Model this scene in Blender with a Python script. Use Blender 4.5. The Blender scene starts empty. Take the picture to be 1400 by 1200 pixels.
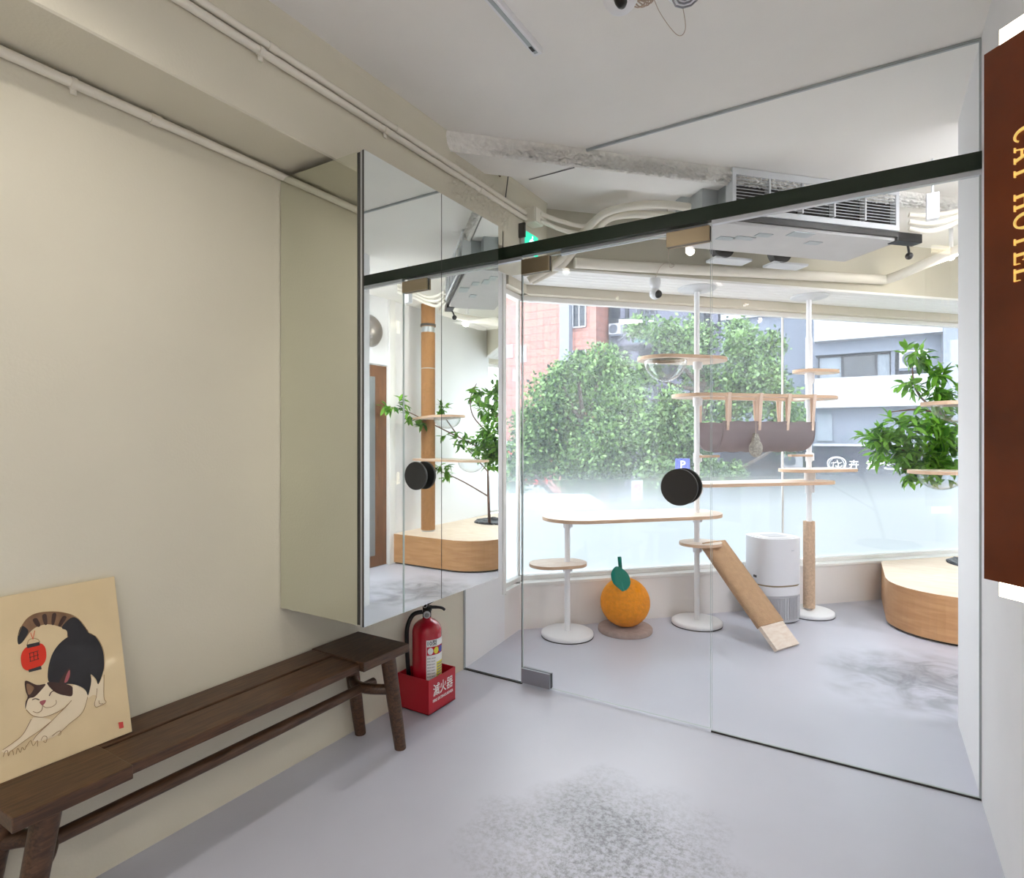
import bpy, math, random
import numpy as np
from mathutils import Vector, Matrix

# ------------------------------------------------------------------ camera, sky, sun, exposure
SC = bpy.context.scene
COL = SC.collection
cam_data = bpy.data.cameras.new('camera')
cam_data.sensor_width = 36.0
cam_data.lens = 36.0 * 800 / 1400
cam_data.clip_start = 0.02
cam = bpy.data.objects.new('camera', cam_data)
COL.objects.link(cam)
cam.location = (0, 0, 1.3)
cam.rotation_euler = (math.radians(90), 0, math.radians(31.5))
SC.camera = cam

world = bpy.data.worlds.new('overcast_sky')
SC.world = world
world.use_nodes = True
wbg = world.node_tree.nodes['Background']
wbg.inputs[0].default_value = (0.90, 0.945, 1.0, 1)
wbg.inputs[1].default_value = 5.8

sun = bpy.data.lights.new('sun', 'SUN')
sun.energy = 1.2
sun.angle = math.radians(35)
sun.color = (1, .97, .92)
sun_ob = bpy.data.objects.new('sun', sun)
COL.objects.link(sun_ob)
sun_ob.rotation_euler = (math.radians(38), 0, math.radians(20))

vs = SC.view_settings
SC.display_settings.display_device = 'sRGB'
vs.view_transform = 'Standard'
vs.look = 'None'
vs.gamma = 1.0
vs.use_curve_mapping = False
vs.exposure = 0.2
SC.cycles.transparent_max_bounces = 24
SC.cycles.max_bounces = 10
SC.cycles.diffuse_bounces = 5
SC.cycles.sample_clamp_indirect = 8.0

# ------------------------------------------------------------------ materials
def srgb(r, g, b):
    f = lambda c: (c / 255 / 12.92) if c / 255 <= .04045 else ((c / 255 + .055) / 1.055) ** 2.4
    return (f(r), f(g), f(b), 1)

def mat(name, col, rough=.6, metal=0., var=0., vscale=20., bump=0., bscale=60., emit=0., spec=.5, coat=0.):
    m = bpy.data.materials.new(name)
    m.use_nodes = True
    nt = m.node_tree
    b = nt.nodes['Principled BSDF']
    b.inputs['Base Color'].default_value = col
    b.inputs['Roughness'].default_value = rough
    b.inputs['Metallic'].default_value = metal
    b.inputs['Specular IOR Level'].default_value = spec
    b.inputs['Coat Weight'].default_value = coat
    tc = nt.nodes.new('ShaderNodeTexCoord')
    if var > 0:
        n = nt.nodes.new('ShaderNodeTexNoise')
        n.inputs['Scale'].default_value = vscale
        n.inputs['Detail'].default_value = 6
        nt.links.new(tc.outputs['Object'], n.inputs['Vector'])
        mx = nt.nodes.new('ShaderNodeMix')
        mx.data_type = 'RGBA'
        mx.inputs['A'].default_value = tuple(max(0, c * (1 - var)) for c in col[:3]) + (1,)
        mx.inputs['B'].default_value = tuple(min(1, c * (1 + var)) for c in col[:3]) + (1,)
        mr = nt.nodes.new('ShaderNodeMapRange')
        mr.inputs[1].default_value = .3
        mr.inputs[2].default_value = .7
        nt.links.new(n.outputs['Fac'], mr.inputs[0])
        nt.links.new(mr.outputs[0], mx.inputs['Factor'])
        nt.links.new(mx.outputs['Result'], b.inputs['Base Color'])
    if bump > 0:
        n2 = nt.nodes.new('ShaderNodeTexNoise')
        n2.inputs['Scale'].default_value = bscale
        n2.inputs['Detail'].default_value = 5
        nt.links.new(tc.outputs['Object'], n2.inputs['Vector'])
        bp = nt.nodes.new('ShaderNodeBump')
        bp.inputs['Strength'].default_value = bump
        bp.inputs['Distance'].default_value = .01
        nt.links.new(n2.outputs['Fac'], bp.inputs['Height'])
        nt.links.new(bp.outputs['Normal'], b.inputs['Normal'])
    if emit > 0:
        b.inputs['Emission Color'].default_value = col
        b.inputs['Emission Strength'].default_value = emit
    return m

def wood(name, c1, c2, scale=8., stretch=(1, 1, 12), rough=.5):
    m = mat(name, c1, rough)
    nt = m.node_tree
    b = nt.nodes['Principled BSDF']
    tc = nt.nodes.new('ShaderNodeTexCoord')
    mp = nt.nodes.new('ShaderNodeMapping')
    mp.inputs['Scale'].default_value = stretch
    n = nt.nodes.new('ShaderNodeTexNoise')
    n.inputs['Scale'].default_value = scale
    n.inputs['Detail'].default_value = 7
    n.inputs['Distortion'].default_value = .6
    cr = nt.nodes.new('ShaderNodeValToRGB')
    cr.color_ramp.elements[0].position = .35
    cr.color_ramp.elements[0].color = c1
    cr.color_ramp.elements[1].position = .68
    cr.color_ramp.elements[1].color = c2
    nt.links.new(tc.outputs['Object'], mp.inputs[0])
    nt.links.new(mp.outputs[0], n.inputs['Vector'])
    nt.links.new(n.outputs['Fac'], cr.inputs[0])
    nt.links.new(cr.outputs[0], b.inputs['Base Color'])
    return m

def glass(name, tint=(.992, .996, .994, 1), ior=1.36, rough=0.0):
    """thin sheet: clear transmission with fresnel reflection"""
    m = bpy.data.materials.new(name)
    m.use_nodes = True
    nt = m.node_tree
    nt.nodes.clear()
    o = nt.nodes.new('ShaderNodeOutputMaterial')
    t = nt.nodes.new('ShaderNodeBsdfTransparent')
    t.inputs[0].default_value = tint
    g = nt.nodes.new('ShaderNodeBsdfGlossy')
    g.inputs['Roughness'].default_value = rough
    f = nt.nodes.new('ShaderNodeFresnel')
    geo = nt.nodes.new('ShaderNodeNewGeometry')      # same reflectance from both faces of the sheet
    io = nt.nodes.new('ShaderNodeMix')
    io.inputs['A'].default_value = ior
    io.inputs['B'].default_value = 1 / ior
    nt.links.new(geo.outputs['Backfacing'], io.inputs['Factor'])
    nt.links.new(io.outputs['Result'], f.inputs[0])
    mx = nt.nodes.new('ShaderNodeMixShader')
    nt.links.new(f.outputs[0], mx.inputs[0])
    nt.links.new(t.outputs[0], mx.inputs[1])
    nt.links.new(g.outputs[0], mx.inputs[2])
    nt.links.new(mx.outputs[0], o.inputs[0])
    return m

M = {}
M['wall'] = mat('white_wall_paint', srgb(240, 239, 240), .75, var=.015, vscale=4, bump=.05, bscale=140)
M['cream'] = mat('cream_wall_paint', srgb(220, 214, 195), .75, var=.02, vscale=3, bump=.06, bscale=120)
M['ceil'] = mat('ceiling_paint', srgb(246, 243, 237), .8, var=.02, vscale=3, bump=.05, bscale=120)
M['beam'] = mat('beam_paint', srgb(206, 201, 184), .8, var=.03, vscale=4, bump=.08, bscale=60)
M['rough'] = mat('rough_plaster', srgb(246, 243, 236), .95, var=.05, vscale=45, bump=.8, bscale=55)
M['base_wall'] = mat('sill_wall_paint', srgb(238, 233, 229), .6, var=.02, vscale=5)
M['white'] = mat('white_enamel', srgb(240, 240, 242), .4)
M['frame_white'] = mat('white_window_frame', srgb(238, 236, 232), .45)
M['beige'] = mat('beige_frame', srgb(214, 206, 188), .55)
def cloth_mat():
    m = mat('grey_hammock_cloth', srgb(140, 134, 136), .9)
    nt = m.node_tree
    b = nt.nodes['Principled BSDF']; o = nt.nodes['Material Output']
    t = nt.nodes.new('ShaderNodeBsdfTranslucent'); t.inputs[0].default_value = srgb(196, 184, 184)
    mx = nt.nodes.new('ShaderNodeMixShader'); mx.inputs[0].default_value = .45
    nt.links.new(b.outputs[0], mx.inputs[1]); nt.links.new(t.outputs[0], mx.inputs[2]); nt.links.new(mx.outputs[0], o.inputs[0])
    return m
M['grey_cloth'] = cloth_mat()
M['plank'] = mat('white_slats', srgb(246, 245, 242), .5)
M['conduit'] = mat('painted_conduit', srgb(236, 230, 216), .5)
M['grey_metal'] = mat('galvanized', srgb(176, 182, 184), .45, metal=.5, var=.06, vscale=12)
M['light_metal'] = mat('ac_white_metal', srgb(214, 216, 218), .45)
M['dark'] = mat('dark_void', srgb(26, 27, 28), .6)
M['charcoal'] = mat('charcoal', srgb(58, 56, 54), .5)
M['pan'] = mat('pan_grey', srgb(196, 194, 192), .6, var=.04, vscale=8)
M['black'] = mat('black_plastic', srgb(16, 16, 17), .35)
M['black_matt'] = mat('black_handle', srgb(44, 42, 40), .45)
M['bronze'] = mat('bronze_patch', srgb(158, 142, 116), .42, metal=.8)
M['steel'] = mat('steel_patch', srgb(160, 160, 164), .3, metal=1)
M['header'] = mat('green_black_header', srgb(18, 36, 18), .4)
M['alu'] = mat('aluminium', srgb(205, 208, 214), .35, metal=.8)
M['glass'] = glass('clear_glass')
M['glass_edge'] = mat('green_glass_edge', srgb(30, 48, 42), .2)
M['edge_light'] = mat('polished_glass_edge', srgb(190, 200, 198), .2)
M['acrylic'] = glass('clear_acrylic', (.96, .97, .97, 1), 1.6)
M['mirror'] = mat('mirror_silver', (.86, .90, .87, 1), .012, metal=1)
M['mirror_side'] = mat('tinted_mirror', (.74, .76, .68, 1), .03, metal=1)
M['dark_wood'] = wood('walnut', srgb(58, 37, 23), srgb(94, 65, 43), 9, (14, 1.2, 14), .42)
M['birch'] = wood('birch_ply', srgb(242, 228, 214), srgb(230, 210, 192), 6, (3, 3, 12), .5)
M['ply_edge'] = wood('ply_edge', srgb(196, 160, 130), srgb(222, 192, 164), 10, (1, 1, 60), .6)
M['planter_wood'] = wood('veneer_front', srgb(184, 134, 86), srgb(200, 152, 104), 5, (1, 1, 8), .5)
M['planter_top'] = wood('veneer_top', srgb(238, 218, 196), srgb(228, 204, 178), 4, (2, 6, 2), .5)
M['sisal'] = mat('sisal_rope', srgb(166, 120, 76), .95, var=.18, vscale=60, bump=.9, bscale=120)
M['sisal_pale'] = mat('pale_sisal', srgb(206, 176, 148), .95, var=.14, vscale=60, bump=.8, bscale=120)
M['mat_fabric'] = mat('woven_ramp_mat', srgb(190, 154, 118), .95, var=.08, vscale=40, bump=.6, bscale=160)
M['strap'] = mat('beige_strap', srgb(226, 202, 184), .85)
M['orange'] = mat('orange_sisal', srgb(240, 150, 20), .9, var=.12, vscale=50, bump=.8, bscale=90)
M['teal'] = mat('teal_felt', srgb(10, 120, 104), .9)
M['stone_felt'] = mat('brown_felt_base', srgb(168, 148, 140), .95, var=.12, vscale=30)
M['red'] = mat('red_lacquer', srgb(190, 12, 40), .25, coat=.6)
M['red_box'] = mat('red_box_paint', srgb(186, 18, 40), .35, coat=.2)
M['print_white'] = mat('print_white', srgb(240, 240, 238), .5)
M['print_black'] = mat('print_black', srgb(25, 25, 28), .5)
M['print_yellow'] = mat('print_yellow', srgb(230, 220, 70), .5)
M['print_grey'] = mat('print_grey', srgb(150, 150, 150), .5)
M['panel_brown'] = mat('sign_walnut', srgb(118, 50, 8), .32, var=.30, vscale=4)
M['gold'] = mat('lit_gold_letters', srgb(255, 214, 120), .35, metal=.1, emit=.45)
M['lamp_warm'] = mat('lit_warm_diffuser', (1, .90, .66, 1), .5, emit=9)
M['lamp_white'] = mat('lit_lamp', (1, .95, .86, 1), .5, emit=14)
M['exit_green'] = mat('lit_exit_green', srgb(40, 205, 165), .5, emit=1.1)
M['exit_white'] = mat('lit_exit_white', (1, 1, 1, 1), .5, emit=1.3)
M['copper'] = mat('copper', srgb(226, 160, 130), .3, metal=.9)
M['canvas'] = mat('painting_ground', srgb(222, 200, 158), .35, var=.05, vscale=7, coat=.4)
M['board_side'] = mat('painting_side', srgb(206, 186, 150), .7)
M['ink_black'] = mat('ink_black', srgb(38, 38, 42), .5, var=.12, vscale=30)
M['ink_brown'] = mat('ink_brown', srgb(132, 100, 72), .5, var=.2, vscale=40)
M['ink_dark_brown'] = mat('ink_dark_brown', srgb(66, 44, 38), .5)
M['ink_white'] = mat('ink_white', srgb(232, 216, 186), .5)
M['ink_pink'] = mat('ink_pink', srgb(168, 92, 96), .5)
M['ink_red'] = mat('ink_red', srgb(216, 48, 20), .5)
M['ink_line'] = mat('ink_line', srgb(146, 112, 74), .5)
M['ink_seal'] = mat('ink_seal', srgb(206, 70, 66), .5)
M['bark'] = mat('bark', srgb(120, 92, 80), .9, var=.2, vscale=30, bump=.5, bscale=60)
M['soil_bag'] = mat('black_pot_liner', srgb(28, 30, 34), .4, bump=.6, bscale=30)
M['street_bark'] = mat('street_bark', srgb(92, 84, 80), .95, var=.2, vscale=6)
M['asphalt'] = mat('asphalt', srgb(96, 98, 102), .9, var=.06, vscale=3)
M['facade_white'] = mat('white_tile_facade', srgb(152, 155, 163), .6, var=.02, vscale=2)
M['facade_grey'] = mat('blue_grey_facade', srgb(108, 116, 132), .8, var=.04, vscale=1)
M['facade_lav'] = mat('lavender_concrete', srgb(96, 98, 115), .9, var=.10, vscale=.6)
M['facade_dark'] = mat('dark_recess', srgb(44, 46, 56), .9, var=.2, vscale=1.2)
M['shop_navy'] = mat('shop_fascia_navy', srgb(22, 27, 52), .6)
M['win_dark'] = mat('dark_window', srgb(36, 43, 56), .15, var=.25, vscale=2)
M['curtain'] = mat('pale_curtain', srgb(118, 128, 140), .8)
M['awning'] = mat('teal_awning', srgb(70, 104, 108), .6)
M['pipe_grey'] = mat('riser_grey', srgb(120, 127, 140), .6)
M['bus_red'] = mat('sign_red', srgb(214, 60, 80), .5)
M['park_blue'] = mat('sign_blue', srgb(60, 70, 170), .5)
M['van_white'] = mat('van_white', srgb(170, 174, 180), .35)
M['door_brown'] = wood('brown_door', srgb(104, 66, 38), srgb(132, 86, 52), 5, (8, 8, 1), .5)
M['frosted'] = mat('grey_frosted_panel', srgb(128, 130, 132), .35)
M['disc_grey'] = mat('grey_disc', srgb(150, 142, 138), .3, metal=.4)
M['purifier'] = mat('purifier_white', srgb(222, 222, 226), .45)
M['purifier_grey'] = mat('purifier_grey', srgb(190, 190, 194), .5)
M['cable'] = mat('beige_cable', srgb(196, 176, 158), .6)
M['toy'] = mat('crochet_grey', srgb(176, 172, 162), .95, var=.3, vscale=60, bump=.8, bscale=90)

def tile_mat():
    m = mat('pink_tiles', srgb(214, 164, 152), .6)
    nt = m.node_tree
    b = nt.nodes['Principled BSDF']
    tc = nt.nodes.new('ShaderNodeTexCoord')
    sep = nt.nodes.new('ShaderNodeSeparateXYZ')
    cmb = nt.nodes.new('ShaderNodeCombineXYZ')
    add = nt.nodes.new('ShaderNodeMath')
    br = nt.nodes.new('ShaderNodeTexBrick')
    br.offset = 0.0
    br.inputs['Scale'].default_value = 1.0
    br.inputs['Brick Width'].default_value = .28
    br.inputs['Row Height'].default_value = .28
    br.inputs['Mortar Size'].default_value = .012
    br.inputs['Color1'].default_value = srgb(160, 113, 103)
    br.inputs['Color2'].default_value = srgb(146, 104, 98)
    br.inputs['Mortar'].default_value = srgb(104, 78, 76)
    nt.links.new(tc.outputs['Object'], sep.inputs[0])
    nt.links.new(sep.outputs[0], add.inputs[0])
    nt.links.new(sep.outputs[1], add.inputs[1])
    nt.links.new(add.outputs[0], cmb.inputs[0])
    nt.links.new(sep.outputs[2], cmb.inputs[1])
    nt.links.new(cmb.outputs[0], br.inputs['Vector'])
    nt.links.new(br.outputs['Color'], b.inputs['Base Color'])
    return m
M['tiles'] = tile_mat()

def leaf_mat(name, dark, light, trans):
    m = bpy.data.materials.new(name)
    m.use_nodes = True
    nt = m.node_tree
    nt.nodes.clear()
    o = nt.nodes.new('ShaderNodeOutputMaterial')
    geo = nt.nodes.new('ShaderNodeNewGeometry')
    cr = nt.nodes.new('ShaderNodeValToRGB')
    cr.color_ramp.elements[0].color = dark
    cr.color_ramp.elements[1].color = light
    d = nt.nodes.new('ShaderNodeBsdfPrincipled')
    d.inputs['Roughness'].default_value = .45
    t = nt.nodes.new('ShaderNodeBsdfTranslucent')
    mx = nt.nodes.new('ShaderNodeMixShader')
    mx.inputs[0].default_value = trans
    nt.links.new(geo.outputs['Random Per Island'], cr.inputs[0])
    nt.links.new(cr.outputs[0], d.inputs['Base Color'])
    nt.links.new(cr.outputs[0], t.inputs['Color'])
    nt.links.new(d.outputs[0], mx.inputs[1])
    nt.links.new(t.outputs[0], mx.inputs[2])
    nt.links.new(mx.outputs[0], o.inputs[0])
    return m
M['leaf_street'] = leaf_mat('street_tree_leaf', srgb(16, 44, 36), srgb(132, 168, 104), .26)
M['leaf_room'] = leaf_mat('indoor_tree_leaf', srgb(50, 104, 38), srgb(134, 194, 66), .45)

def floor_mat():
    m = mat('polished_concrete', srgb(190, 190, 194), .34)
    nt = m.node_tree
    b = nt.nodes['Principled BSDF']
    L = nt.links.new
    tc = nt.nodes.new('ShaderNodeTexCoord')
    def noise(scale, detail=6, dist=0., rough=.5):
        n = nt.nodes.new('ShaderNodeTexNoise')
        n.inputs['Scale'].default_value = scale
        n.inputs['Detail'].default_value = detail
        n.inputs['Distortion'].default_value = dist
        n.inputs['Roughness'].default_value = rough
        L(tc.outputs['Object'], n.inputs['Vector'])
        return n.outputs['Fac']
    def rng(x, a, b_, c=0., d=1.):
        r = nt.nodes.new('ShaderNodeMapRange')
        r.inputs[1].default_value = a; r.inputs[2].default_value = b_
        r.inputs[3].default_value = c; r.inputs[4].default_value = d
        L(x, r.inputs[0]); return r.outputs[0]
    def math_(op, a, b_):
        k = nt.nodes.new('ShaderNodeMath'); k.operation = op
        for i, x in enumerate((a, b_)):
            if isinstance(x, (int, float)): k.inputs[i].default_value = x
            else: L(x, k.inputs[i])
        return k.outputs[0]
    def spot(cx, cy, r0, r1, sx=1., sy=1.):
        mp = nt.nodes.new('ShaderNodeMapping')
        mp.inputs['Location'].default_value = (-cx * sx, -cy * sy, 0)
        mp.inputs['Scale'].default_value = (sx, sy, 0)
        L(tc.outputs['Object'], mp.inputs[0])
        v = nt.nodes.new('ShaderNodeVectorMath'); v.operation = 'LENGTH'
        L(mp.outputs[0], v.inputs[0])
        wob = math_('ADD', v.outputs['Value'], math_('MULTIPLY', math_('SUBTRACT', noise(5, 5), .5), .45))
        return rng(wob, r0, r1, 1., 0.)
    base = rng(noise(1.1, 6), .25, .75)
    col = nt.nodes.new('ShaderNodeMix'); col.data_type = 'RGBA'
    col.inputs['A'].default_value = srgb(190, 191, 203)
    col.inputs['B'].default_value = srgb(208, 209, 220)
    L(base, col.inputs['Factor'])
    # the scuffed, speckled patch in the middle of the front room
    s1 = math_('MULTIPLY', spot(-.70, 1.70, .16, .48), rng(noise(48, 8, 0, .78), .44, .60))
    s1b = math_('MULTIPLY', spot(-.82, 1.84, .02, .30), 1.)
    # the darker trowelled patch before the planter
    s2 = math_('MULTIPLY', spot(.30, 3.85, .15, .60), rng(noise(4, 8, 2.0, .6), .35, .6, .35, 1.))
    s3 = math_('MULTIPLY', spot(-.1, 5.1, .2, .5), .5)
    tot = math_('MINIMUM', math_('ADD', math_('ADD', math_('MULTIPLY', s1, .85), math_('MULTIPLY', s1b, .35)), math_('ADD', s2, s3)), 1.)
    c2 = nt.nodes.new('ShaderNodeMix'); c2.data_type = 'RGBA'
    L(tot, c2.inputs['Factor'])
    L(col.outputs['Result'], c2.inputs['A'])
    c2.inputs['B'].default_value = srgb(116, 117, 122)
    L(c2.outputs['Result'], b.inputs['Base Color'])
    L(rng(noise(2.2, 2), .2, .8, .30, .40), b.inputs['Roughness'])
    return m
M['floor'] = floor_mat()

def film_mat():
    """dotted privacy film, painted haze at the top and white at the bottom"""
    m = bpy.data.materials.new('hazed_privacy_film')
    m.use_nodes = True
    nt = m.node_tree
    nt.nodes.clear()
    L = nt.links.new
    o = nt.nodes.new('ShaderNodeOutputMaterial')
    tc = nt.nodes.new('ShaderNodeTexCoord')
    sep = nt.nodes.new('ShaderNodeSeparateXYZ')
    cr = nt.nodes.new('ShaderNodeValToRGB')
    mr = nt.nodes.new('ShaderNodeMapRange')
    mr.inputs[1].default_value = .5
    mr.inputs[2].default_value = 1.5
    e = cr.color_ramp.elements
    e[0].position = .0; e[0].color = (.97, .97, .97, 1)
    e[1].position = 1.; e[1].color = (.12, .12, .12, 1)  # dust and reflected haze over the view, put into the film's white
    for p_, v_ in ((.27, .95), (.36, .76), (.46, .48), (.58, .19), (.72, .13)):
        k = e.new(p_); k.color = (v_, v_, v_, 1)
    t = nt.nodes.new('ShaderNodeBsdfTransparent')
    tl = nt.nodes.new('ShaderNodeBsdfTranslucent')
    tl.inputs[0].default_value = (.38, .43, .455, 1)
    df = nt.nodes.new('ShaderNodeBsdfDiffuse')
    df.inputs[0].default_value = (.9, .93, .95, 1)
    a = nt.nodes.new('ShaderNodeMixShader')
    a.inputs[0].default_value = .3
    mx = nt.nodes.new('ShaderNodeMixShader')
    L(tc.outputs['Object'], sep.inputs[0])
    L(sep.outputs['Z'], mr.inputs[0])
    L(mr.outputs[0], cr.inputs[0])
    L(cr.outputs[0], mx.inputs[0])
    L(t.outputs[0], mx.inputs[1])
    L(tl.outputs[0], a.inputs[1])
    L(df.outputs[0], a.inputs[2])
    L(a.outputs[0], mx.inputs[2])
    L(mx.outputs[0], o.inputs[0])
    return m
M['film'] = film_mat()

# ------------------------------------------------------------------ mesh building helpers
class MB:
    def __init__(s):
        s.v = []; s.f = []; s.mi = []; s.sm = []
    def add(s, vs, fs, mi=0, smooth=False, T=None):
        o = len(s.v)
        if T is not None:
            vs = [tuple(T @ Vector(p)) for p in vs]
        s.v += [tuple(p) for p in vs]
        s.f += [tuple(i + o for i in f) for f in fs]
        s.mi += [mi] * len(fs); s.sm += [smooth] * len(fs)
        return s
    def box(s, a, b, mi=0, T=None):
        x0, y0, z0 = a; x1, y1, z1 = b
        return s.add([(x0, y0, z0), (x1, y0, z0), (x1, y1, z0), (x0, y1, z0), (x0, y0, z1), (x1, y0, z1), (x1, y1, z1), (x0, y1, z1)],
                     [(0, 3, 2, 1), (4, 5, 6, 7), (0, 1, 5, 4), (1, 2, 6, 5), (2, 3, 7, 6), (3, 0, 4, 7)], mi, False, T)
    def prism(s, poly, z0, z1, mi=0, T=None, side_mi=None, smooth=False):
        n = len(poly)
        area = sum(poly[i][0] * poly[(i + 1) % n][1] - poly[(i + 1) % n][0] * poly[i][1] for i in range(n))
        if area < 0: poly = poly[::-1]
        vs = [(p[0], p[1], z0) for p in poly] + [(p[0], p[1], z1) for p in poly]
        s.add(vs, [tuple(range(n - 1, -1, -1)), tuple(range(n, 2 * n))], mi, False, T)
        s.add(vs, [(i, (i + 1) % n, n + (i + 1) % n, n + i) for i in range(n)], mi if side_mi is None else side_mi, smooth, T)
        return s
    def ring(s, outer, inner, z0, z1, mi=0, side_mi=None, T=None):
        n = len(outer)
        vs = [(p[0], p[1], z0) for p in outer] + [(p[0], p[1], z0) for p in inner] + [(p[0], p[1], z1) for p in outer] + [(p[0], p[1], z1) for p in inner]
        fs = []; fe = []
        for i in range(n):
            j = (i + 1) % n
            fs += [(i, n + i, n + j, j), (2 * n + i, 2 * n + j, 3 * n + j, 3 * n + i)]
            fe += [(i, j, 2 * n + j, 2 * n + i), (n + j, n + i, 3 * n + i, 3 * n + j)]
        s.add(vs, fs, mi, False, T)
        return s.add(vs, fe, mi if side_mi is None else side_mi, False, T)
    def lathe(s, prof, n=32, mi=0, T=None, smooth=True):
        vs = []; fs = []
        for r, z in prof:
            for k in range(n):
                a = 2 * math.pi * k / n
                vs.append((r * math.cos(a), r * math.sin(a), z))
        for i in range(len(prof) - 1):
            for k in range(n):
                k2 = (k + 1) % n
                fs.append((i * n + k, i * n + k2, (i + 1) * n + k2, (i + 1) * n + k))
        s.add(vs, fs, mi, smooth, T)
        caps = []
        if prof[0][0] > 1e-5: caps.append(tuple(range(n - 1, -1, -1)))
        if prof[-1][0] > 1e-5: caps.append(tuple((len(prof) - 1) * n + k for k in range(n)))
        if caps: s.add(vs, caps, mi, False, T)
        return s
    def cyl(s, c, r, z0, z1, n=24, mi=0, r2=None):
        return s.lathe([(r, z0), (r if r2 is None else r2, z1)], n, mi, Matrix.Translation((c[0], c[1], 0)))
    def sphere(s, c, r, mi=0, n=24, sc=(1, 1, 1), a0=-90, a1=90):
        m = n // 2
        prof = [(r * math.cos(math.radians(a0 + (a1 - a0) * i / m)), r * math.sin(math.radians(a0 + (a1 - a0) * i / m))) for i in range(m + 1)]
        T = Matrix.Translation(c) @ Matrix.Diagonal((*sc, 1))
        return s.lathe([(max(p[0], 0 if 0 < i < m else 0), p[1]) for i, p in enumerate(prof)], n, mi, T)
    def tube(s, pts, r, n=10, mi=0, closed=False, T=None):
        pts = [Vector(p) for p in pts]
        N = len(pts); vs = []; fs = []
        rs = r if isinstance(r, (list, tuple)) else [r] * N
        up = None
        for i, p in enumerate(pts):
            a = pts[(i - 1) % N] if (closed or i > 0) else p
            b = pts[(i + 1) % N] if (closed or i < N - 1) else p
            t = (b - a).normalized()
            if up is None:
                up = Vector((0, 0, 1)) if abs(t.z) < .9 else Vector((1, 0, 0))
            x = t.cross(up)
            if x.length < 1e-6: x = t.orthogonal()
            x.normalize(); y = x.cross(t); up = y
            for k in range(n):
                q = 2 * math.pi * k / n
                vs.append(p + (x * math.cos(q) + y * math.sin(q)) * rs[i])
        for i in range(N if closed else N - 1):
            j = (i + 1) % N
            for k in range(n):
                k2 = (k + 1) % n
                fs.append((i * n + k, i * n + k2, j * n + k2, j * n + k))
        s.add(vs, fs, mi, True, T)
        if not closed:
            s.add(vs, [tuple(range(n - 1, -1, -1)), tuple((N - 1) * n + k for k in range(n))], mi, False, T)
        return s
    def build(s, name, mats, parent=None, bevel=0., keep_origin=False):
        if not isinstance(mats, (list, tuple)): mats = [mats]
        me = bpy.data.meshes.new(name)
        org = Vector((0, 0, 0))
        vs = s.v
        if parent is None and not keep_origin and vs:
            a = np.array(vs)
            lo, hi = a.min(0), a.max(0)
            org = Vector(((lo[0] + hi[0]) / 2, (lo[1] + hi[1]) / 2, lo[2]))
            vs = [tuple(p) for p in (a - np.array(org))]
        elif parent is not None:
            o = parent
            off = Vector((0, 0, 0))
            while o is not None:
                off += o.location; o = o.parent
            vs = [tuple(p) for p in (np.array(vs) - np.array(off))]
        me.from_pydata(vs, [], s.f)
        for m in mats: me.materials.append(m)
        me.polygons.foreach_set('material_index', s.mi)
        me.polygons.foreach_set('use_smooth', s.sm)
        me.update()
        ob = bpy.data.objects.new(name, me)
        COL.objects.link(ob)
        ob.location = org
        if parent is not None: ob.parent = parent
        if bevel > 0:
            b = ob.modifiers.new('soft_edges', 'BEVEL')
            b.width = bevel; b.segments = 2; b.limit_method = 'ANGLE'; b.angle_limit = math.radians(40)
        return ob

def tag(o, label=None, cat=None, group=None, kind=None):
    if label: o['label'] = label
    if cat: o['category'] = cat
    if group: o['group'] = group
    if kind: o['kind'] = kind
    return o

def thing(name, label, cat, loc, group=None):
    o = bpy.data.objects.new(name, None)
    COL.objects.link(o)
    o.empty_display_size = .05
    o.location = loc
    return tag(o, label, cat, group)

def struct(o):
    o['kind'] = 'structure'
    return o

def text_mesh(body, size, extrude=.0005, spacing=1., bold=0., width=None):
    cu = bpy.data.curves.new('t', 'FONT')
    cu.body = body; cu.size = size; cu.extrude = extrude
    cu.align_x = 'CENTER'; cu.align_y = 'CENTER'
    cu.space_character = spacing
    cu.resolution_u = 3
    cu.offset = bold
    ob = bpy.data.objects.new('t', cu)
    COL.objects.link(ob)
    dg = bpy.context.evaluated_depsgraph_get()
    dg.update()
    me = bpy.data.meshes.new_from_object(ob.evaluated_get(dg))
    vs = [tuple(v.co) for v in me.vertices]
    fs = [tuple(p.vertices) for p in me.polygons]
    bpy.data.objects.remove(ob); bpy.data.curves.remove(cu); bpy.data.meshes.remove(me)
    if width:
        xs = [v[0] for v in vs]; k = width / (max(xs) - min(xs)); m0 = (max(xs) + min(xs)) / 2
        vs = [((v[0] - m0) * k, v[1], v[2]) for v in vs]
    return vs, fs

def basis(right, up, origin):
    r = Vector(right).normalized(); u = Vector(up).normalized(); n = r.cross(u)
    m = Matrix((r, u, n)).transposed().to_4x4()
    m.translation = Vector(origin)
    return m

def ribbon(pts, w):
    """thin flat stroke through 2-D points"""
    vs = []; fs = []
    n = len(pts)
    for i, p in enumerate(pts):
        a = pts[max(i - 1, 0)]; b = pts[min(i + 1, n - 1)]
        dx, dy = b[0] - a[0], b[1] - a[1]
        l = math.hypot(dx, dy) or 1
        nx, ny = -dy / l * w / 2, dx / l * w / 2
        vs += [(p[0] + nx, p[1] + ny), (p[0] - nx, p[1] - ny)]
    for i in range(n - 1):
        fs.append((2 * i, 2 * i + 1, 2 * i + 3, 2 * i + 2))
    return vs, fs

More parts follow.
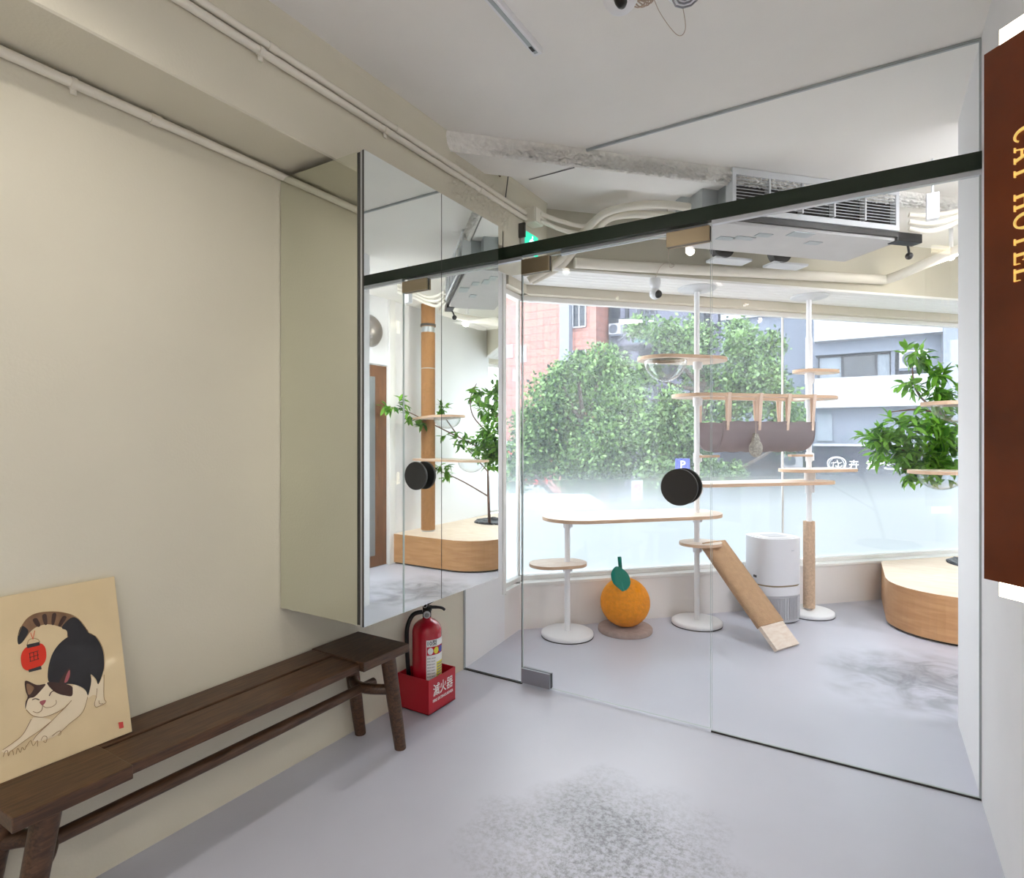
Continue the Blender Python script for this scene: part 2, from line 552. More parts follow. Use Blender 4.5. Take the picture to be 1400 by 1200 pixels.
def smooth_path(pts, k=6, closed=False):
    """Catmull-Rom through the points"""
    P = [np.array(p, float) for p in pts]
    n = len(P); out = []
    for i in range(n if closed else n - 1):
        if closed: p0, p1, p2, p3 = P[i - 1], P[i], P[(i + 1) % n], P[(i + 2) % n]
        else: p0, p1, p2, p3 = P[max(i - 1, 0)], P[i], P[i + 1], P[min(i + 2, n - 1)]
        for j in range(k):
            t = j / k
            out.append(tuple(.5 * ((2 * p1) + (p2 - p0) * t + (2 * p0 - 5 * p1 + 4 * p2 - p3) * t * t + (3 * p1 - p0 - 3 * p2 + p3) * t ** 3)))
    if not closed: out.append(tuple(P[-1]))
    return out

# the street wall runs along DX; EX points out through the window
A44 = math.radians(44)
DX = (math.sin(A44), math.cos(A44))
EX = (-DX[1], DX[0])
def W(d, e, z=None):
    x, y = d * DX[0] + e * EX[0], d * DX[1] + e * EX[1]
    return (x, y) if z is None else (x, y, z)
TW = Matrix(((DX[0], EX[0], 0, 0), (DX[1], EX[1], 0, 0), (0, 0, 1, 0), (0, 0, 0, 1)))   # (d, e, z) -> world
def stadium(d0, d1, e, r, n=14):
    out = []
    for i in range(n + 1):
        a = -math.pi / 2 + math.pi * i / n
        out.append((d1 + r * math.cos(a), e + r * math.sin(a)))
    for i in range(n + 1):
        a = math.pi / 2 + math.pi * i / n
        out.append((d0 + r * math.cos(a), e + r * math.sin(a)))
    return out

# ------------------------------------------------------------------ the setting
CEIL = 2.745
XL, XR, YP = -1.96, .34, 2.68

# floor of both rooms, one slab
b = MB()
fl = [(-2.25, -2.6), (1.75, -2.6), (1.75, 6.0), (1.45, 6.2), (1.45, 7.0)] + [W(5.75, 4.02), W(.85, 4.02)] + [(-2.25, 3.35)]
b.prism(fl, -.12, 0)
struct(b.build('floor', M['floor'], keep_origin=True))

b = MB()
b.prism([(-2.25, -2.6), (1.75, -2.6), (1.75, 6.0), (1.75, 7.3)] + [W(6.2, 4.05), W(.75, 4.05)] + [(-2.25, 3.3)], CEIL, 3.0)
struct(b.build('ceiling', M['ceil'], keep_origin=True))

# left wall, straight in front and slightly splayed beyond the glass
b = MB()
b.prism([(XL, -2.6), (XL, YP), (-2.22, YP), (-2.22, -2.6)], 0, 2.9)
struct(b.build('wall_left', M['cream'], keep_origin=True))
b = MB()
b.prism([(XL, YP), (-2.016, 3.2), (-2.22, 3.2), (-2.22, YP)], 0, 2.9)
struct(b.build('wall_left', M['wall'], keep_origin=True))
b = MB()     # low part of the left wall under the corner window
b.prism([(-2.016, 3.2), W(1.05, 3.85), W(1.00, 4.0), (-2.20, 3.2)], 0, .30)
struct(b.build('wall_left', M['base_wall'], keep_origin=True))
# boxed beam along the top of the left wall, rounded where it meets the ceiling
b = MB()
prof = [(-1.96, 2.34), (-1.705, 2.34), (-1.70, 2.345)] + [(-1.70 + .02 * (1 - math.cos(t)), 2.70 + .055 * math.sin(t)) for t in (0, .4, .8, 1.2, 1.57)] + [(-1.96, 2.76)]
n = len(prof)
vs = [(p[0], -2.6, p[1]) for p in prof] + [(p[0], 3.18, p[1]) for p in prof]
b.add(vs, [tuple(range(n)), tuple(range(2 * n - 1, n - 1, -1))] + [((i + 1) % n, i, n + i, n + (i + 1) % n) for i in range(n)])
struct(b.build('ceiling_beam', M['cream'], keep_origin=True))
# broken plaster patch on the beam where the old wall was torn out
rng = random.Random(5)
def rough_strip(name, fn, nu, nv, amp, mat_, seed):
    r = np.random.default_rng(seed)
    vs = []; fs = []
    for i in range(nu + 1):
        for j in range(nv + 1):
            p, nrm = fn(i / nu, j / nv)
            edge = min(j / nv, 1 - j / nv, .25) * 4 * min(1, min(i / nu, 1 - i / nu) * 8)
            d = amp * r.random() * max(0, edge) + .001
            vs.append(tuple(Vector(p) + Vector(nrm) * d))
    for i in range(nu):
        for j in range(nv):
            a = i * (nv + 1) + j
            fs.append((a, a + nv + 1, a + nv + 2, a + 1))
    m = MB(); m.add(vs, fs, 0, True)
    o = m.build(name, mat_, keep_origin=True)
    return struct(o)
# shallow scarred rib across the ceiling, parallel to the street
E0 = 2.24 * EX[1] + (-1.69) * EX[0]
b = MB()
b.prism([(.33, E0), (4.2, E0), (4.2, E0 + .19), (.33, E0 + .19)], CEIL - .075, CEIL + .01, 0, TW)
struct(b.build('ceiling_rib', M['ceil'], keep_origin=True))
def fn_rib(u, v):
    d = .35 + 3.77 * u
    e = E0 - .012 - .03 * (1 - v)
    return W(d, e, CEIL - .082 * v), (-EX[0] * .8, -EX[1] * .8, -.6)
rough_strip('plaster_scar', fn_rib, 420, 14, .042, M['rough'], 3)
def fn_beam(u, v):
    y = 2.16 + .62 * u
    return (-1.701, y, 2.43 + .25 * v), (1, 0, 0)
rough_strip('plaster_scar', fn_beam, 90, 36, .020, M['cream'], 4)
b = MB()
b.prism([(2.60, 2.700), (2.625, 2.695), (2.635, 2.722), (2.628, 2.742), (2.606, 2.742)], 0, .004, 0, basis((0, 1, 0), (0, 0, 1), (-1.684, 0, 0)))
struct(b.build('plaster_hole', M['bark'], keep_origin=True))

# right wall of the front room, ending in a free edge inside the cat room
b = MB()
b.prism([(XR, .95), (XR, 3.335), (.52, 3.335), (.52, .95)], 0, 2.9)
struct(b.build('wall_right', M['wall'], keep_origin=True))
b = MB()
b.prism([(.52, .95), (.52, 1.13), (1.62, 1.13), (1.62, -2.4), (1.75, -2.4), (1.75, 1.25), (.50, 1.25), (.50, .95)], 0, 2.9)
struct(b.build('wall_right', M['wall'], keep_origin=True))
# right wall of the cat room with the brown door
b = MB()
b.box((1.25, 4.58, 0), (1.45, 6.38, 2.9))
b.box((1.25, 3.55, 2.06), (1.45, 4.58, 2.9))
b.box((1.25, 1.25, 0), (1.45, 3.55, 2.9))
b.box((1.25, 6.38, 0), (1.45, 7.1, .30))
struct(b.build('wall_right', M['wall'], keep_origin=True))
b = MB()
b.box((-2.22, -2.6, 0), (1.75, -2.45, 2.9))
struct(b.build('wall_back', M['wall'], keep_origin=True))

# street wall: low sill wall, head beam with planked underside
b = MB()
b.box((1.04, 3.85, 0), (5.79, 4.0, .295), 0, TW)
struct(b.build('wall_front', M['base_wall'], keep_origin=True))
b = MB()
b.box((1.00, 3.84, .295), (5.80, 4.0, .318), 0, TW)
b.prism([(-2.006, 3.2), W(1.06, 3.84), W(1.0, 4.0), (-2.20, 3.2)], .295, .318)
struct(b.build('window_sill', M['frame_white'], bevel=.004, keep_origin=True))
b = MB()
b.box((.70, 3.50, 2.375), (6.3, 4.05, 2.95), 0, TW)
struct(b.build('ceiling_beam', M['beam'], keep_origin=True))
b = MB()
for i in range(6):
    e0 = 3.49 + i * .063
    b.box((.80, e0 + .003, 2.36), (6.2, e0 + .060, 2.378), 0, TW)
struct(b.build('soffit_slats', M['plank'], bevel=.002, keep_origin=True))

# window_1: the long street window, window_2 / window_3: the short returns at its corners
def window(name, segs, joints, sill_z=.318, head_z=2.36, headz2=2.30):
    root = thing(name, None, None, (segs[0][0][0], segs[0][0][1], sill_z))
    struct(root)
    fr = MB()
    for (a, c) in segs:
        A = Vector((*a, 0)); C_ = Vector((*c, 0)); t = (C_ - A).normalized()
        T = Matrix(((t.x, -t.y, 0, A.x), (t.y, t.x, 0, A.y), (0, 0, 1, 0), (0, 0, 0, 1)))
        L = (C_ - A).length
        fr.box((0, -.03, sill_z), (L, .03, sill_z + .03), 0, T)
        fr.box((0, -.02, headz2 - .035), (L, .03, headz2), 0, T)
        fr.box((0, -.08, headz2), (L, .05, head_z + .02), 1, T)
    fr.build('frame', [M['frame_white'], M['beige']], root, bevel=.003)
    for (a, c) in segs:
        A = Vector((*a, 0)); C_ = Vector((*c, 0)); t = (C_ - A).normalized()
        T = Matrix(((t.x, -t.y, 0, A.x), (t.y, t.x, 0, A.y), (0, 0, 1, 0), (0, 0, 0, 1)))
        L = (C_ - A).length
        cuts = [0] + [j for j in joints] + [1]
        for i in range(len(cuts) - 1):
            x0 = cuts[i] * L + (.002 if i else 0); x1 = cuts[i + 1] * L - (.002 if i < len(cuts) - 2 else 0)
            p = MB(); p.box((x0, -.004, sill_z + .01), (x1, .004, headz2 - .01), 0, T)
            p.build('pane', M['glass'], root)
            if i:
                s_ = MB(); s_.box((x0 - .007, -.006, sill_z + .02), (x0 + .003, .006, headz2 - .02), 0, T)
                s_.build('silicone_joint', M['frame_white'], root)
        g = MB()
        g.add([tuple(T @ Vector((x, .012, z))) for x, z in ((.0, .33), (L, .33), (L, 2.29), (.0, 2.29))], [(0, 1, 2, 3)])
        f = g.build('privacy_film', M['film'], None, keep_origin=True)
        f.parent = root
        f.location = -Vector(root.location)
    return root
cl = W(1.067, 3.95); cr = W(5.83, 3.95)
w1 = window('window_1', [(cl, cr)], [.455])
w2 = window('window_2', [((-2.07, 3.2), cl)], [])
w3 = window('window_3', [(cr, (1.36, 6.38))], [])
for c_ in (cl, cr):
    b = MB(); b.cyl(c_, .014, .318, 2.30, 10)
    struct(b.build('window_post', M['frame_white']))
b = MB(); b.box((-2.20, 3.165, .30), (-2.006, 3.205, 2.40))
struct(b.build('window_jamb', M['frame_white'], bevel=.004, keep_origin=True))

# glass partition: header bar, glass over it cut round the rib, fixed panes, swinging door
gp = struct(thing('partition_glass', None, None, (XL, YP, 0)))
b = MB(); b.box((XL, YP - .018, 2.268), (XR, YP + .018, 2.331)); b.build('header_bar', M['header'], gp)
b = MB()
b.box((XL, YP - .012, 2.250), (-1.58, YP + .012, 2.268)); b.box((-.60, YP - .012, 2.250), (XR, YP + .012, 2.268))
b.box((-1.36, YP + .02, 2.246), (-.62, YP + .034, 2.268))
b.build('channel', M['alu'], gp)
def pane(name, poly, edge, par):
    m = MB()
    m.prism([(p[0], p[1]) for p in poly], -.005, .005, 0, basis((1, 0, 0), (0, 0, 1), (0, YP, 0)), 1)
    return m.build(name, [M['glass'], M[edge]], par)
pane('transom_glass', [(-1.70, 2.331), (XR - .004, 2.331), (XR - .004, 2.735), (-1.2745, 2.735), (-1.2745, 2.668), (-1.536, 2.668), (-1.536, 2.728), (-1.665, 2.728), (-1.70, 2.5)], 'charcoal', gp)
b = MB(); b.box((-1.27, YP - .004, 2.733), (XR, YP + .006, 2.7445)); b.build('seal', M['grey_metal'], gp)
pane('fixed_pane', [(XL + .004, .008), (-1.580, .008), (-1.580, 2.255), (XL + .004, 2.255)], 'glass_edge', gp)
pane('fixed_pane', [(-.601, .008), (XR - .004, .008), (XR - .004, 2.255), (-.601, 2.255)], 'edge_light', gp)
b = MB(); b.box((XL, YP - .007, 0), (-1.578, YP + .007, .006)); b.box((-.603, YP - .007, 0), (XR, YP + .007, .007))
b.build('floor_channel', M['charcoal'], gp)
b = MB(); b.box((XR - .006, YP - .007, 0), (XR, YP + .007, 2.735)); b.build('wall_channel', M['grey_metal'], gp)
b = MB(); b.box((XL, YP - .007, 0), (XL + .006, YP + .007, 2.26)); b.build('wall_channel', M['grey_metal'], gp)
dr = struct(thing('door_1', None, None, (-1.575, YP, 0)))
pane('door_leaf', [(-1.574, .014), (-.607, .014), (-.607, 2.245), (-1.574, 2.245)], 'edge_light', dr)
for nm, x0, x1, z0, z1, mt in (('patch_fitting', -1.574, -1.41, 2.168, 2.246, 'bronze'), ('patch_fitting', -.80, -.607, 2.180, 2.246, 'bronze'),
                               ('patch_fitting', -1.574, -1.405, .014, .090, 'steel')):
    b = MB(); b.box((x0, YP - .020, z0), (x1, YP - .006, z1)); b.box((x0, YP + .006, z0), (x1, YP + .020, z1))
    b.box((x0, YP - .006, z0), (x1 + .002, YP + .006, z1), 1)
    b.build(nm, [M[mt], M['black']], dr, bevel=.0015)
hx, hz = -.735, 1.083
for s in (-1, 1):
    b = MB()
    T = basis((1, 0, 0), (0, 0, 1), (hx, YP, hz))
    b.lathe([(.02, .005), (.02, .030), (.081, .030), (.083, .033), (.083, .045), (.080, .048)], 48, 0, T @ Matrix.Diagonal((1, 1, -s, 1)), smooth=False)
    o = b.build('handle', M['black_matt'], dr)
# brown door and trim in the cat room
d2 = struct(thing('door_2', None, None, (1.25, 3.55, 0)))
b = MB(); b.box((1.27, 3.56, .005), (1.32, 4.50, 2.05)); b.build('door_leaf', M['door_brown'], d2)
b = MB(); b.box((1.262, 3.66, .12), (1.30, 4.33, 1.93)); b.build('panel', M['frosted'], d2, bevel=.003)
b = MB(); b.box((1.225, 4.50, 0), (1.33, 4.585, 2.9)); struct(b.build('trim_1', M['frame_white'], bevel=.003, keep_origin=True))

# ------------------------------------------------------------------ front room things
# bench
bx0, bx1, by0, by1, bz = -1.945, -1.648, .535, 1.863, .445
be = thing('wooden_bench', 'long dark brown wooden bench against the left wall with painting on it', 'bench', ((bx0 + bx1) / 2, (by0 + by1) / 2, 0))
for y0, y1 in ((by0, by0 + .255), (by1 - .255, by1)):
    b = MB(); b.box((bx0, y0, bz - .036), (bx1, y1, bz)); b.build('end_board', M['dark_wood'], be, bevel=.003)
for x0, x1, dz in ((bx0 + .004, -1.823, .002), (-1.819, bx1 - .022, .006)):
    b = MB(); b.box((x0, by0 + .255, bz - .036), (x1, by1 - .255, bz - dz)); b.build('seat_plank', M['dark_wood'], be, bevel=.003)
for sy, yt, yf in ((1, by1 - .082, by1 - .010), (-1, by0 + .082, by0 + .012)):
    b = MB(); b.tube([(-1.690, yt, bz - .034), (-1.688, (yt + yf) / 2, .21), (-1.686, yf, 0)], [.031, .029, .024], 14); b.build('leg', M['dark_wood'], be)
    b = MB(); b.tube([(-1.915, yt, bz - .034), (-1.918, (yt + yf) / 2, .21), (-1.920, yf, 0)], [.031, .029, .024], 14); b.build('leg', M['dark_wood'], be)
    ys = yt + (yf - yt) * .42
    b = MB(); b.tube(smooth_path([(-1.69, ys, .262), (-1.75, ys - sy * .05, .268), (-1.80, ys - sy * .066, .27), (-1.86, ys - sy * .05, .268), (-1.917, ys, .262)]), .021, 12)
    b.build('cross_bar', M['dark_wood'], be)
b = MB(); b.tube([(-1.80, by0 + .10, .268), (-1.80, 1.2, .266), (-1.80, by1 - .05, .268)], [.019, .021, .019], 14); b.build('rail', M['dark_wood'], be)

# painting leaning on the bench
PA = {
'tail' : [(0.2042, 0.3236), (0.2051, 0.3446), (0.2171, 0.3713), (0.2332, 0.3875), (0.2563, 0.3922), (0.291, 0.3858), (0.3221, 0.3719), (0.3413, 0.355), (0.3558, 0.3296), (0.3644, 0.3079), (0.3321, 0.3003), (0.3143, 0.3077), (0.3139, 0.3266), (0.2992, 0.3424), (0.2727, 0.3565), (0.2496, 0.3567), (0.2338, 0.3487), (0.2215, 0.3342), (0.2115, 0.3237)] ,
'tail_tip' : [(0.2042, 0.3236), (0.2051, 0.3446), (0.2149, 0.3674), (0.2284, 0.3516), (0.2196, 0.3334), (0.2115, 0.3237)] ,
'tail_root' : [(0.3164, 0.3095), (0.314, 0.328), (0.303, 0.34), (0.3251, 0.3592), (0.3413, 0.355), (0.3558, 0.3296), (0.3643, 0.3065), (0.3321, 0.3003)] ,
'st1' : [(0.2398, 0.3766), (0.2495, 0.3787), (0.2554, 0.3579), (0.2477, 0.3572)] ,
'st2' : [(0.2613, 0.3826), (0.271, 0.3834), (0.2709, 0.3584), (0.2643, 0.3587)] ,
'st3' : [(0.2846, 0.3813), (0.2936, 0.3791), (0.2861, 0.3529), (0.2805, 0.3558)] ,
'st4' : [(0.3075, 0.3685), (0.3165, 0.3638), (0.3013, 0.3437), (0.2956, 0.348)] ,
'body' : [(0.3145, 0.31), (0.3329, 0.3095), (0.3644, 0.3079), (0.3822, 0.2908), (0.3943, 0.2581), (0.3965, 0.2233), (0.3911, 0.1913), (0.3758, 0.1606), (0.3709, 0.1765), (0.3597, 0.1931), (0.3591, 0.1735), (0.3482, 0.1397), (0.3433, 0.1546), (0.3322, 0.1688), (0.313, 0.1824), (0.2859, 0.1919), (0.2625, 0.2045), (0.2619, 0.234), (0.2732, 0.2713), (0.2911, 0.2958)] ,
'face' : [(0.2499, 0.1999), (0.26, 0.2076), (0.266, 0.1875), (0.2762, 0.1704), (0.3104, 0.1535), (0.3072, 0.1409), (0.2921, 0.1284), (0.2681, 0.1219), (0.2415, 0.1221), (0.2202, 0.1339), (0.2073, 0.1541), (0.2067, 0.1694), (0.2169, 0.1831), (0.2358, 0.1894)] ,
'ear' : [(0.21, 0.2205), (0.2148, 0.2254), (0.2354, 0.2072), (0.2539, 0.203), (0.2435, 0.1911), (0.2276, 0.1791), (0.2147, 0.1786), (0.2064, 0.1566), (0.2081, 0.1732), (0.2133, 0.1844), (0.2108, 0.1983)] ,
'ear_in' : [(0.2145, 0.218), (0.2281, 0.2045), (0.2252, 0.1954), (0.2166, 0.1884), (0.2133, 0.2018)] ,
'ear_pink' : [(0.2842, 0.1947), (0.2957, 0.2136), (0.3109, 0.2261), (0.3121, 0.2081), (0.3038, 0.1925)] ,
'ear_pink_in' : [(0.2959, 0.193), (0.3027, 0.2113), (0.3105, 0.2216), (0.3096, 0.2067), (0.3027, 0.1929)] ,
'patch' : [(0.258, 0.2061), (0.2862, 0.195), (0.3106, 0.1786), (0.3131, 0.1663), (0.3094, 0.1516), (0.2948, 0.1582), (0.2799, 0.1682), (0.2658, 0.1854)] ,
'arm_l' : [(0.216, 0.1269), (0.2342, 0.1241), (0.259, 0.1055), (0.2296, 0.0911), (0.2016, 0.0813), (0.1688, 0.0668), (0.1554, 0.0697), (0.1532, 0.0769), (0.1737, 0.0847), (0.1956, 0.0966)] ,
'arm_r' : [(0.259, 0.1055), (0.3006, 0.1343), (0.3167, 0.1788), (0.3438, 0.16), (0.3457, 0.136), (0.3299, 0.1003), (0.2958, 0.0819), (0.2709, 0.0662), (0.2367, 0.0643), (0.2154, 0.0733), (0.2254, 0.0842)] ,
'hind' : [(0.3633, 0.1862), (0.3757, 0.1592), (0.3897, 0.1773), (0.3849, 0.1217), (0.389, 0.1059), (0.3807, 0.1019), (0.3635, 0.1013), (0.3603, 0.1119), (0.3672, 0.1305), (0.3584, 0.136), (0.3467, 0.1333), (0.3565, 0.1602)] ,
'lant_top' : [(0.2212, 0.3164), (0.2492, 0.3158), (0.25, 0.3065), (0.2223, 0.3067)] ,
'lant_bot' : [(0.2197, 0.2515), (0.2478, 0.253), (0.2486, 0.2438), (0.2211, 0.2448)] ,
'stamp' : [(0.414, 0.0391), (0.4263, 0.0366), (0.4263, 0.0198), (0.4148, 0.0216)] ,
'nose' : [(0.2374, 0.1632), (0.2505, 0.1628), (0.2488, 0.1559), (0.2421, 0.1518)] ,
'lantc' : [(0.2343, 0.2811), (0.2621, 0.2724), (0.237, 0.314)] ,
'hair1' : [(0.2444, 0.3163), (0.2395, 0.3268), (0.249, 0.3263)] ,
'L_eye1' : [(0.2216, 0.1735), (0.229, 0.1742), (0.237, 0.1678)] ,
'L_eye2' : [(0.2588, 0.17), (0.2653, 0.1788), (0.2788, 0.1785)] ,
'L_m1' : [(0.2428, 0.1515), (0.2392, 0.1397), (0.2298, 0.138), (0.2211, 0.1444)] ,
'L_m2' : [(0.2428, 0.1515), (0.249, 0.1439), (0.262, 0.1407), (0.272, 0.145), (0.2728, 0.1545)] ,
'L_chin' : [(0.2073, 0.1541), (0.2202, 0.1339), (0.2415, 0.1221), (0.2681, 0.1219), (0.2921, 0.1284), (0.3072, 0.1409)] ,
'L_al' : [(0.216, 0.1269), (0.1956, 0.0966), (0.1737, 0.0847), (0.1532, 0.0769)] ,
'L_al2' : [(0.259, 0.1055), (0.2296, 0.0911), (0.2016, 0.0813), (0.1688, 0.0668)] ,
'L_ar' : [(0.3457, 0.136), (0.3299, 0.1003), (0.2958, 0.0819), (0.2709, 0.0662)] ,
'L_ar2' : [(0.3071, 0.14), (0.259, 0.1055), (0.2254, 0.0842), (0.2154, 0.0733)] ,
'L_h1' : [(0.3914, 0.1815), (0.3849, 0.1217), (0.389, 0.1059), (0.3807, 0.1019)] ,
'L_h2' : [(0.3705, 0.1506), (0.3662, 0.1285), (0.3603, 0.1119), (0.3635, 0.1013), (0.3807, 0.1019)] ,
'L_h3' : [(0.3715, 0.1171), (0.3726, 0.1073), (0.381, 0.1042)] ,
'L_loop' : [(0.2219, 0.3161), (0.2265, 0.3269), (0.2367, 0.3285), (0.2467, 0.3224), (0.2498, 0.3138)] ,
'L_str1' : [(0.2316, 0.3448), (0.2357, 0.3256)] ,
'L_str2' : [(0.2413, 0.348), (0.2351, 0.3271)] ,
'L_p1' : [(0.153, 0.0605), (0.1572, 0.071), (0.1623, 0.0709), (0.1631, 0.0581), (0.1671, 0.0667), (0.1723, 0.0665), (0.1732, 0.0557)] ,
'L_p2' : [(0.1784, 0.0555), (0.1828, 0.0682), (0.1872, 0.0558), (0.1915, 0.0665), (0.1962, 0.0582), (0.2004, 0.0669)] ,
'L_p3' : [(0.2003, 0.0649), (0.2101, 0.0756), (0.2143, 0.0609), (0.2242, 0.0696), (0.223, 0.0551)] ,
'L_p4' : [(0.2313, 0.0666), (0.2375, 0.0748), (0.2446, 0.0697), (0.2417, 0.0578), (0.2365, 0.0622)] ,
'L_p5' : [(0.2557, 0.0672), (0.2677, 0.0732), (0.2753, 0.0723), (0.2746, 0.0638), (0.2688, 0.0639)] ,
'L_back' : [(0.2051, 0.3446), (0.2171, 0.3713), (0.2332, 0.3875), (0.2563, 0.3922), (0.291, 0.3858), (0.3221, 0.3719), (0.3413, 0.355), (0.3558, 0.3296), (0.3644, 0.3079), (0.3822, 0.2908), (0.3943, 0.2581), (0.3965, 0.2233), (0.3911, 0.1913)] ,

}
pt = thing('cat_painting', 'square painting of a stretching cat with red lantern leaning on the bench', 'painting', (-1.85, .654, .446))
pb, ptp = Vector((-1.84, .43, .4455)), Vector((-1.945, .43, .887))
TP = basis((0, 1, 0), ptp - pb, pb)
b = MB(); b.box((0, 0, -.018), (.448, .453, 0), 0, TP); b.build('board', [M['board_side']], pt)
b = MB(); b.add([(.001, .001, .0006), (.447, .001, .0006), (.447, .452, .0006), (.001, .452, .0006)], [(0, 1, 2, 3)], 0, False, TP); b.build('paper', M['canvas'], pt)
b = MB()
PM = ['ink_black', 'ink_brown', 'ink_dark_brown', 'ink_white', 'ink_pink', 'ink_red', 'ink_line', 'ink_seal']
lay = [0]
def poly(key, mi, sm=True):
    lay[0] += 1
    q = smooth_path(PA[key], 4, True) if sm else PA[key]
    z = .0008 + lay[0] * .00008
    b.add([(p[0], p[1], z) for p in q], [tuple(range(len(q)))], mi, False, TP)
def stroke(key, w, mi=6):
    lay[0] += 1
    vs, fs = ribbon(smooth_path(PA[key], 5), w)
    z = .0008 + lay[0] * .00008
    b.add([(p[0], p[1], z) for p in vs], fs, mi, False, TP)
poly('hind', 3); poly('arm_l', 3); poly('arm_r', 3)
poly('tail', 1); poly('tail_tip', 0); poly('tail_root', 0)
for k in ('st1', 'st2', 'st3', 'st4'): poly(k, 2)
poly('body', 0); poly('face', 3); poly('ear', 2); poly('ear_in', 1); poly('patch', 2); poly('ear_pink', 2); poly('ear_pink_in', 4); poly('nose', 4)
cx, cy = PA['lantc'][0]; rx = PA['lantc'][1][0] - cx; ry = PA['lantc'][2][1] - cy
q = []
for i in range(40):
    a = 2 * math.pi * i / 40
    c_, s_ = math.cos(a), math.sin(a)
    q.append((cx + rx * math.copysign(abs(c_) ** .8, c_) , cy + ry * math.copysign(abs(s_) ** .8, s_) + .10 * rx * c_))
PA['lantern'] = q
poly('lantern', 5, False); poly('lant_top', 0, False); poly('lant_bot', 0, False)
for k in range(3):
    PA['lg'] = [(cx - rx * .30 + k * rx * .3, cy - ry * .3), (cx - rx * .30 + k * rx * .3, cy + ry * .35)]; stroke('lg', .0016, 2)
    PA['lg'] = [(cx - rx * .36, cy - ry * .3 + k * ry * .32), (cx + rx * .40, cy - ry * .26 + k * ry * .32)]; stroke('lg', .0016, 2)
poly('stamp', 7, False)
for k in PA:
    if k.startswith('L_'): stroke(k, .0022 if k in ('L_eye1', 'L_eye2') else .0013, 5 if k.startswith('L_str') else (2 if 'eye' in k else 6))
b.build('picture', [M[k] for k in PM], pt)

# mirror cabinet on the left wall
mc = thing('mirror_cabinet', 'tall mirrored wall cabinet hung above the far end of the bench', 'cabinet', (-1.735, 1.9, .645))
x1, y0, y1, z0, z1 = -1.508, 1.470, 2.336, .645, 2.31
b = MB(); b.box((XL + .001, y0 + .006, z0), (x1 - .024, y1, z1)); b.build('body', M['charcoal'], mc)
b = MB(); b.box((XL + .004, y0, z0), (x1 - .031, y0 + .006, z1)); b.build('side_mirror', M['mirror_side'], mc)
ym = 1.905
for a, c_ in ((y0 + .002, ym - .002), (ym + .002, y1)):
    d_ = MB(); d_.box((x1 - .020, a + .002, z0 - .004), (x1 - .009, c_ - .002, z1 + .002)); do = d_.build('door', M['alu'], mc)
    g = MB(); g.box((x1 - .0088, a, z0 - .003), (x1 - .0004, c_, z1 + .001), 1); g.add([(x1, a, z0 - .003), (x1, c_, z0 - .003), (x1, c_, z1 + .001), (x1, a, z1 + .001)], [(0, 1, 2, 3)], 0); g.build('mirror', [M['mirror'], M['charcoal']], do)

# fire extinguisher in its red box
ex, ey = -1.858, 2.232
bxx = thing('extinguisher_box', 'open red box on the floor lettered FIRE EXTINGUISHER at the bench end', 'box', (ex, ey, 0))
b = MB()
X0, X1, Y0, Y1, Z0, Z1, t = -1.955, -1.762, 2.130, 2.335, .006, .168, .004
b.box((X0, Y0, Z0), (X1, Y1, Z0 + t)); b.box((X0, Y0, Z0), (X0 + t, Y1, Z1)); b.box((X1 - t, Y0, Z0), (X1, Y1, Z1))
b.box((X0 + t, Y0, Z0), (X1 - t, Y0 + t, Z1)); b.box((X0 + t, Y1 - t, Z0), (X1 - t, Y1, Z1))
b.build('tray', M['red_box'], bxx)
for fx in (X0 + .02, X1 - .02):
    for fy in (Y0 + .02, Y1 - .02):
        b = MB(); b.cyl((fx, fy), .008, 0, .007, 10); b.build('foot', M['black'], bxx)
b = MB()
vs, fs = text_mesh('滅火器', .062, .0003, 1.0, .0005, .152); b.add(vs, fs, 0, False, basis((0, 1, 0), (0, 0, 1), (X1 + .0006, 2.2385, .104)))
b.build('large_lettering', M['print_white'], bxx)
b = MB(); vs, fs = text_mesh('FIRE EXTINGUISHER', .0185, .0003, 1.0, .0003, .156); b.add(vs, fs, 0, False, basis((0, 1, 0), (0, 0, 1), (X1 + .0006, 2.2385, .060)))
b.build('small_lettering', M['print_white'], bxx)
fe = thing('fire_extinguisher', 'red fire extinguisher with black hose standing in the red box', 'fire extinguisher', (ex, ey, .012))
T0 = Matrix.Translation((ex, ey, 0)); R_ = .072
b = MB(); b.lathe([(.0, .018), (R_ * .97, .018), (R_, .03), (R_, .36)] + [(R_ * math.cos(a) if a < 1.3 else R_ * math.cos(a) + .004, .36 + .062 * math.sin(a)) for a in (.2, .45, .7, .95, 1.15, 1.3)] + [(.020, .425), (.020, .432)], 40, 0, T0); b.build('cylinder', M['red'], fe)
b = MB(); b.lathe([(R_ + .001, .011), (R_ + .001, .052)], 40, 0, T0); b.build('base_ring', M['black'], fe)
b = MB(); b.cyl((ex, ey), .021, .428, .462, 20); b.box((ex - .016, ey - .014, .455), (ex + .016, ey + .02, .482)); b.build('valve', M['black'], fe, bevel=.002)
Tn = lambda dx, dz: (ex + dx * .80, ey + dx * .60, dz)
b = MB()
b.tube(smooth_path([Tn(-.01, .470), Tn(.03, .474), Tn(.07, .470), Tn(.088, .458)]), [.008] * 9 + [.007] * 9 + [.005], 8); fo = b.build('lower_grip', M['black'], fe)
b = MB(); b.tube(smooth_path([Tn(-.012, .486), Tn(.02, .502), Tn(.06, .528)]), .0085, 8); b.build('upper_lever', M['black'], fe)
b = MB(); b.lathe([(.0, 0), (.015, 0), (.017, .004), (.017, .014), (.013, .016), (0, .016)], 24, 0, basis((.77, .64, 0), (0, 0, 1), (ex + .64 * .018, ey - .77 * .018, .445))); ga = b.build('gauge', M['alu'], fe)
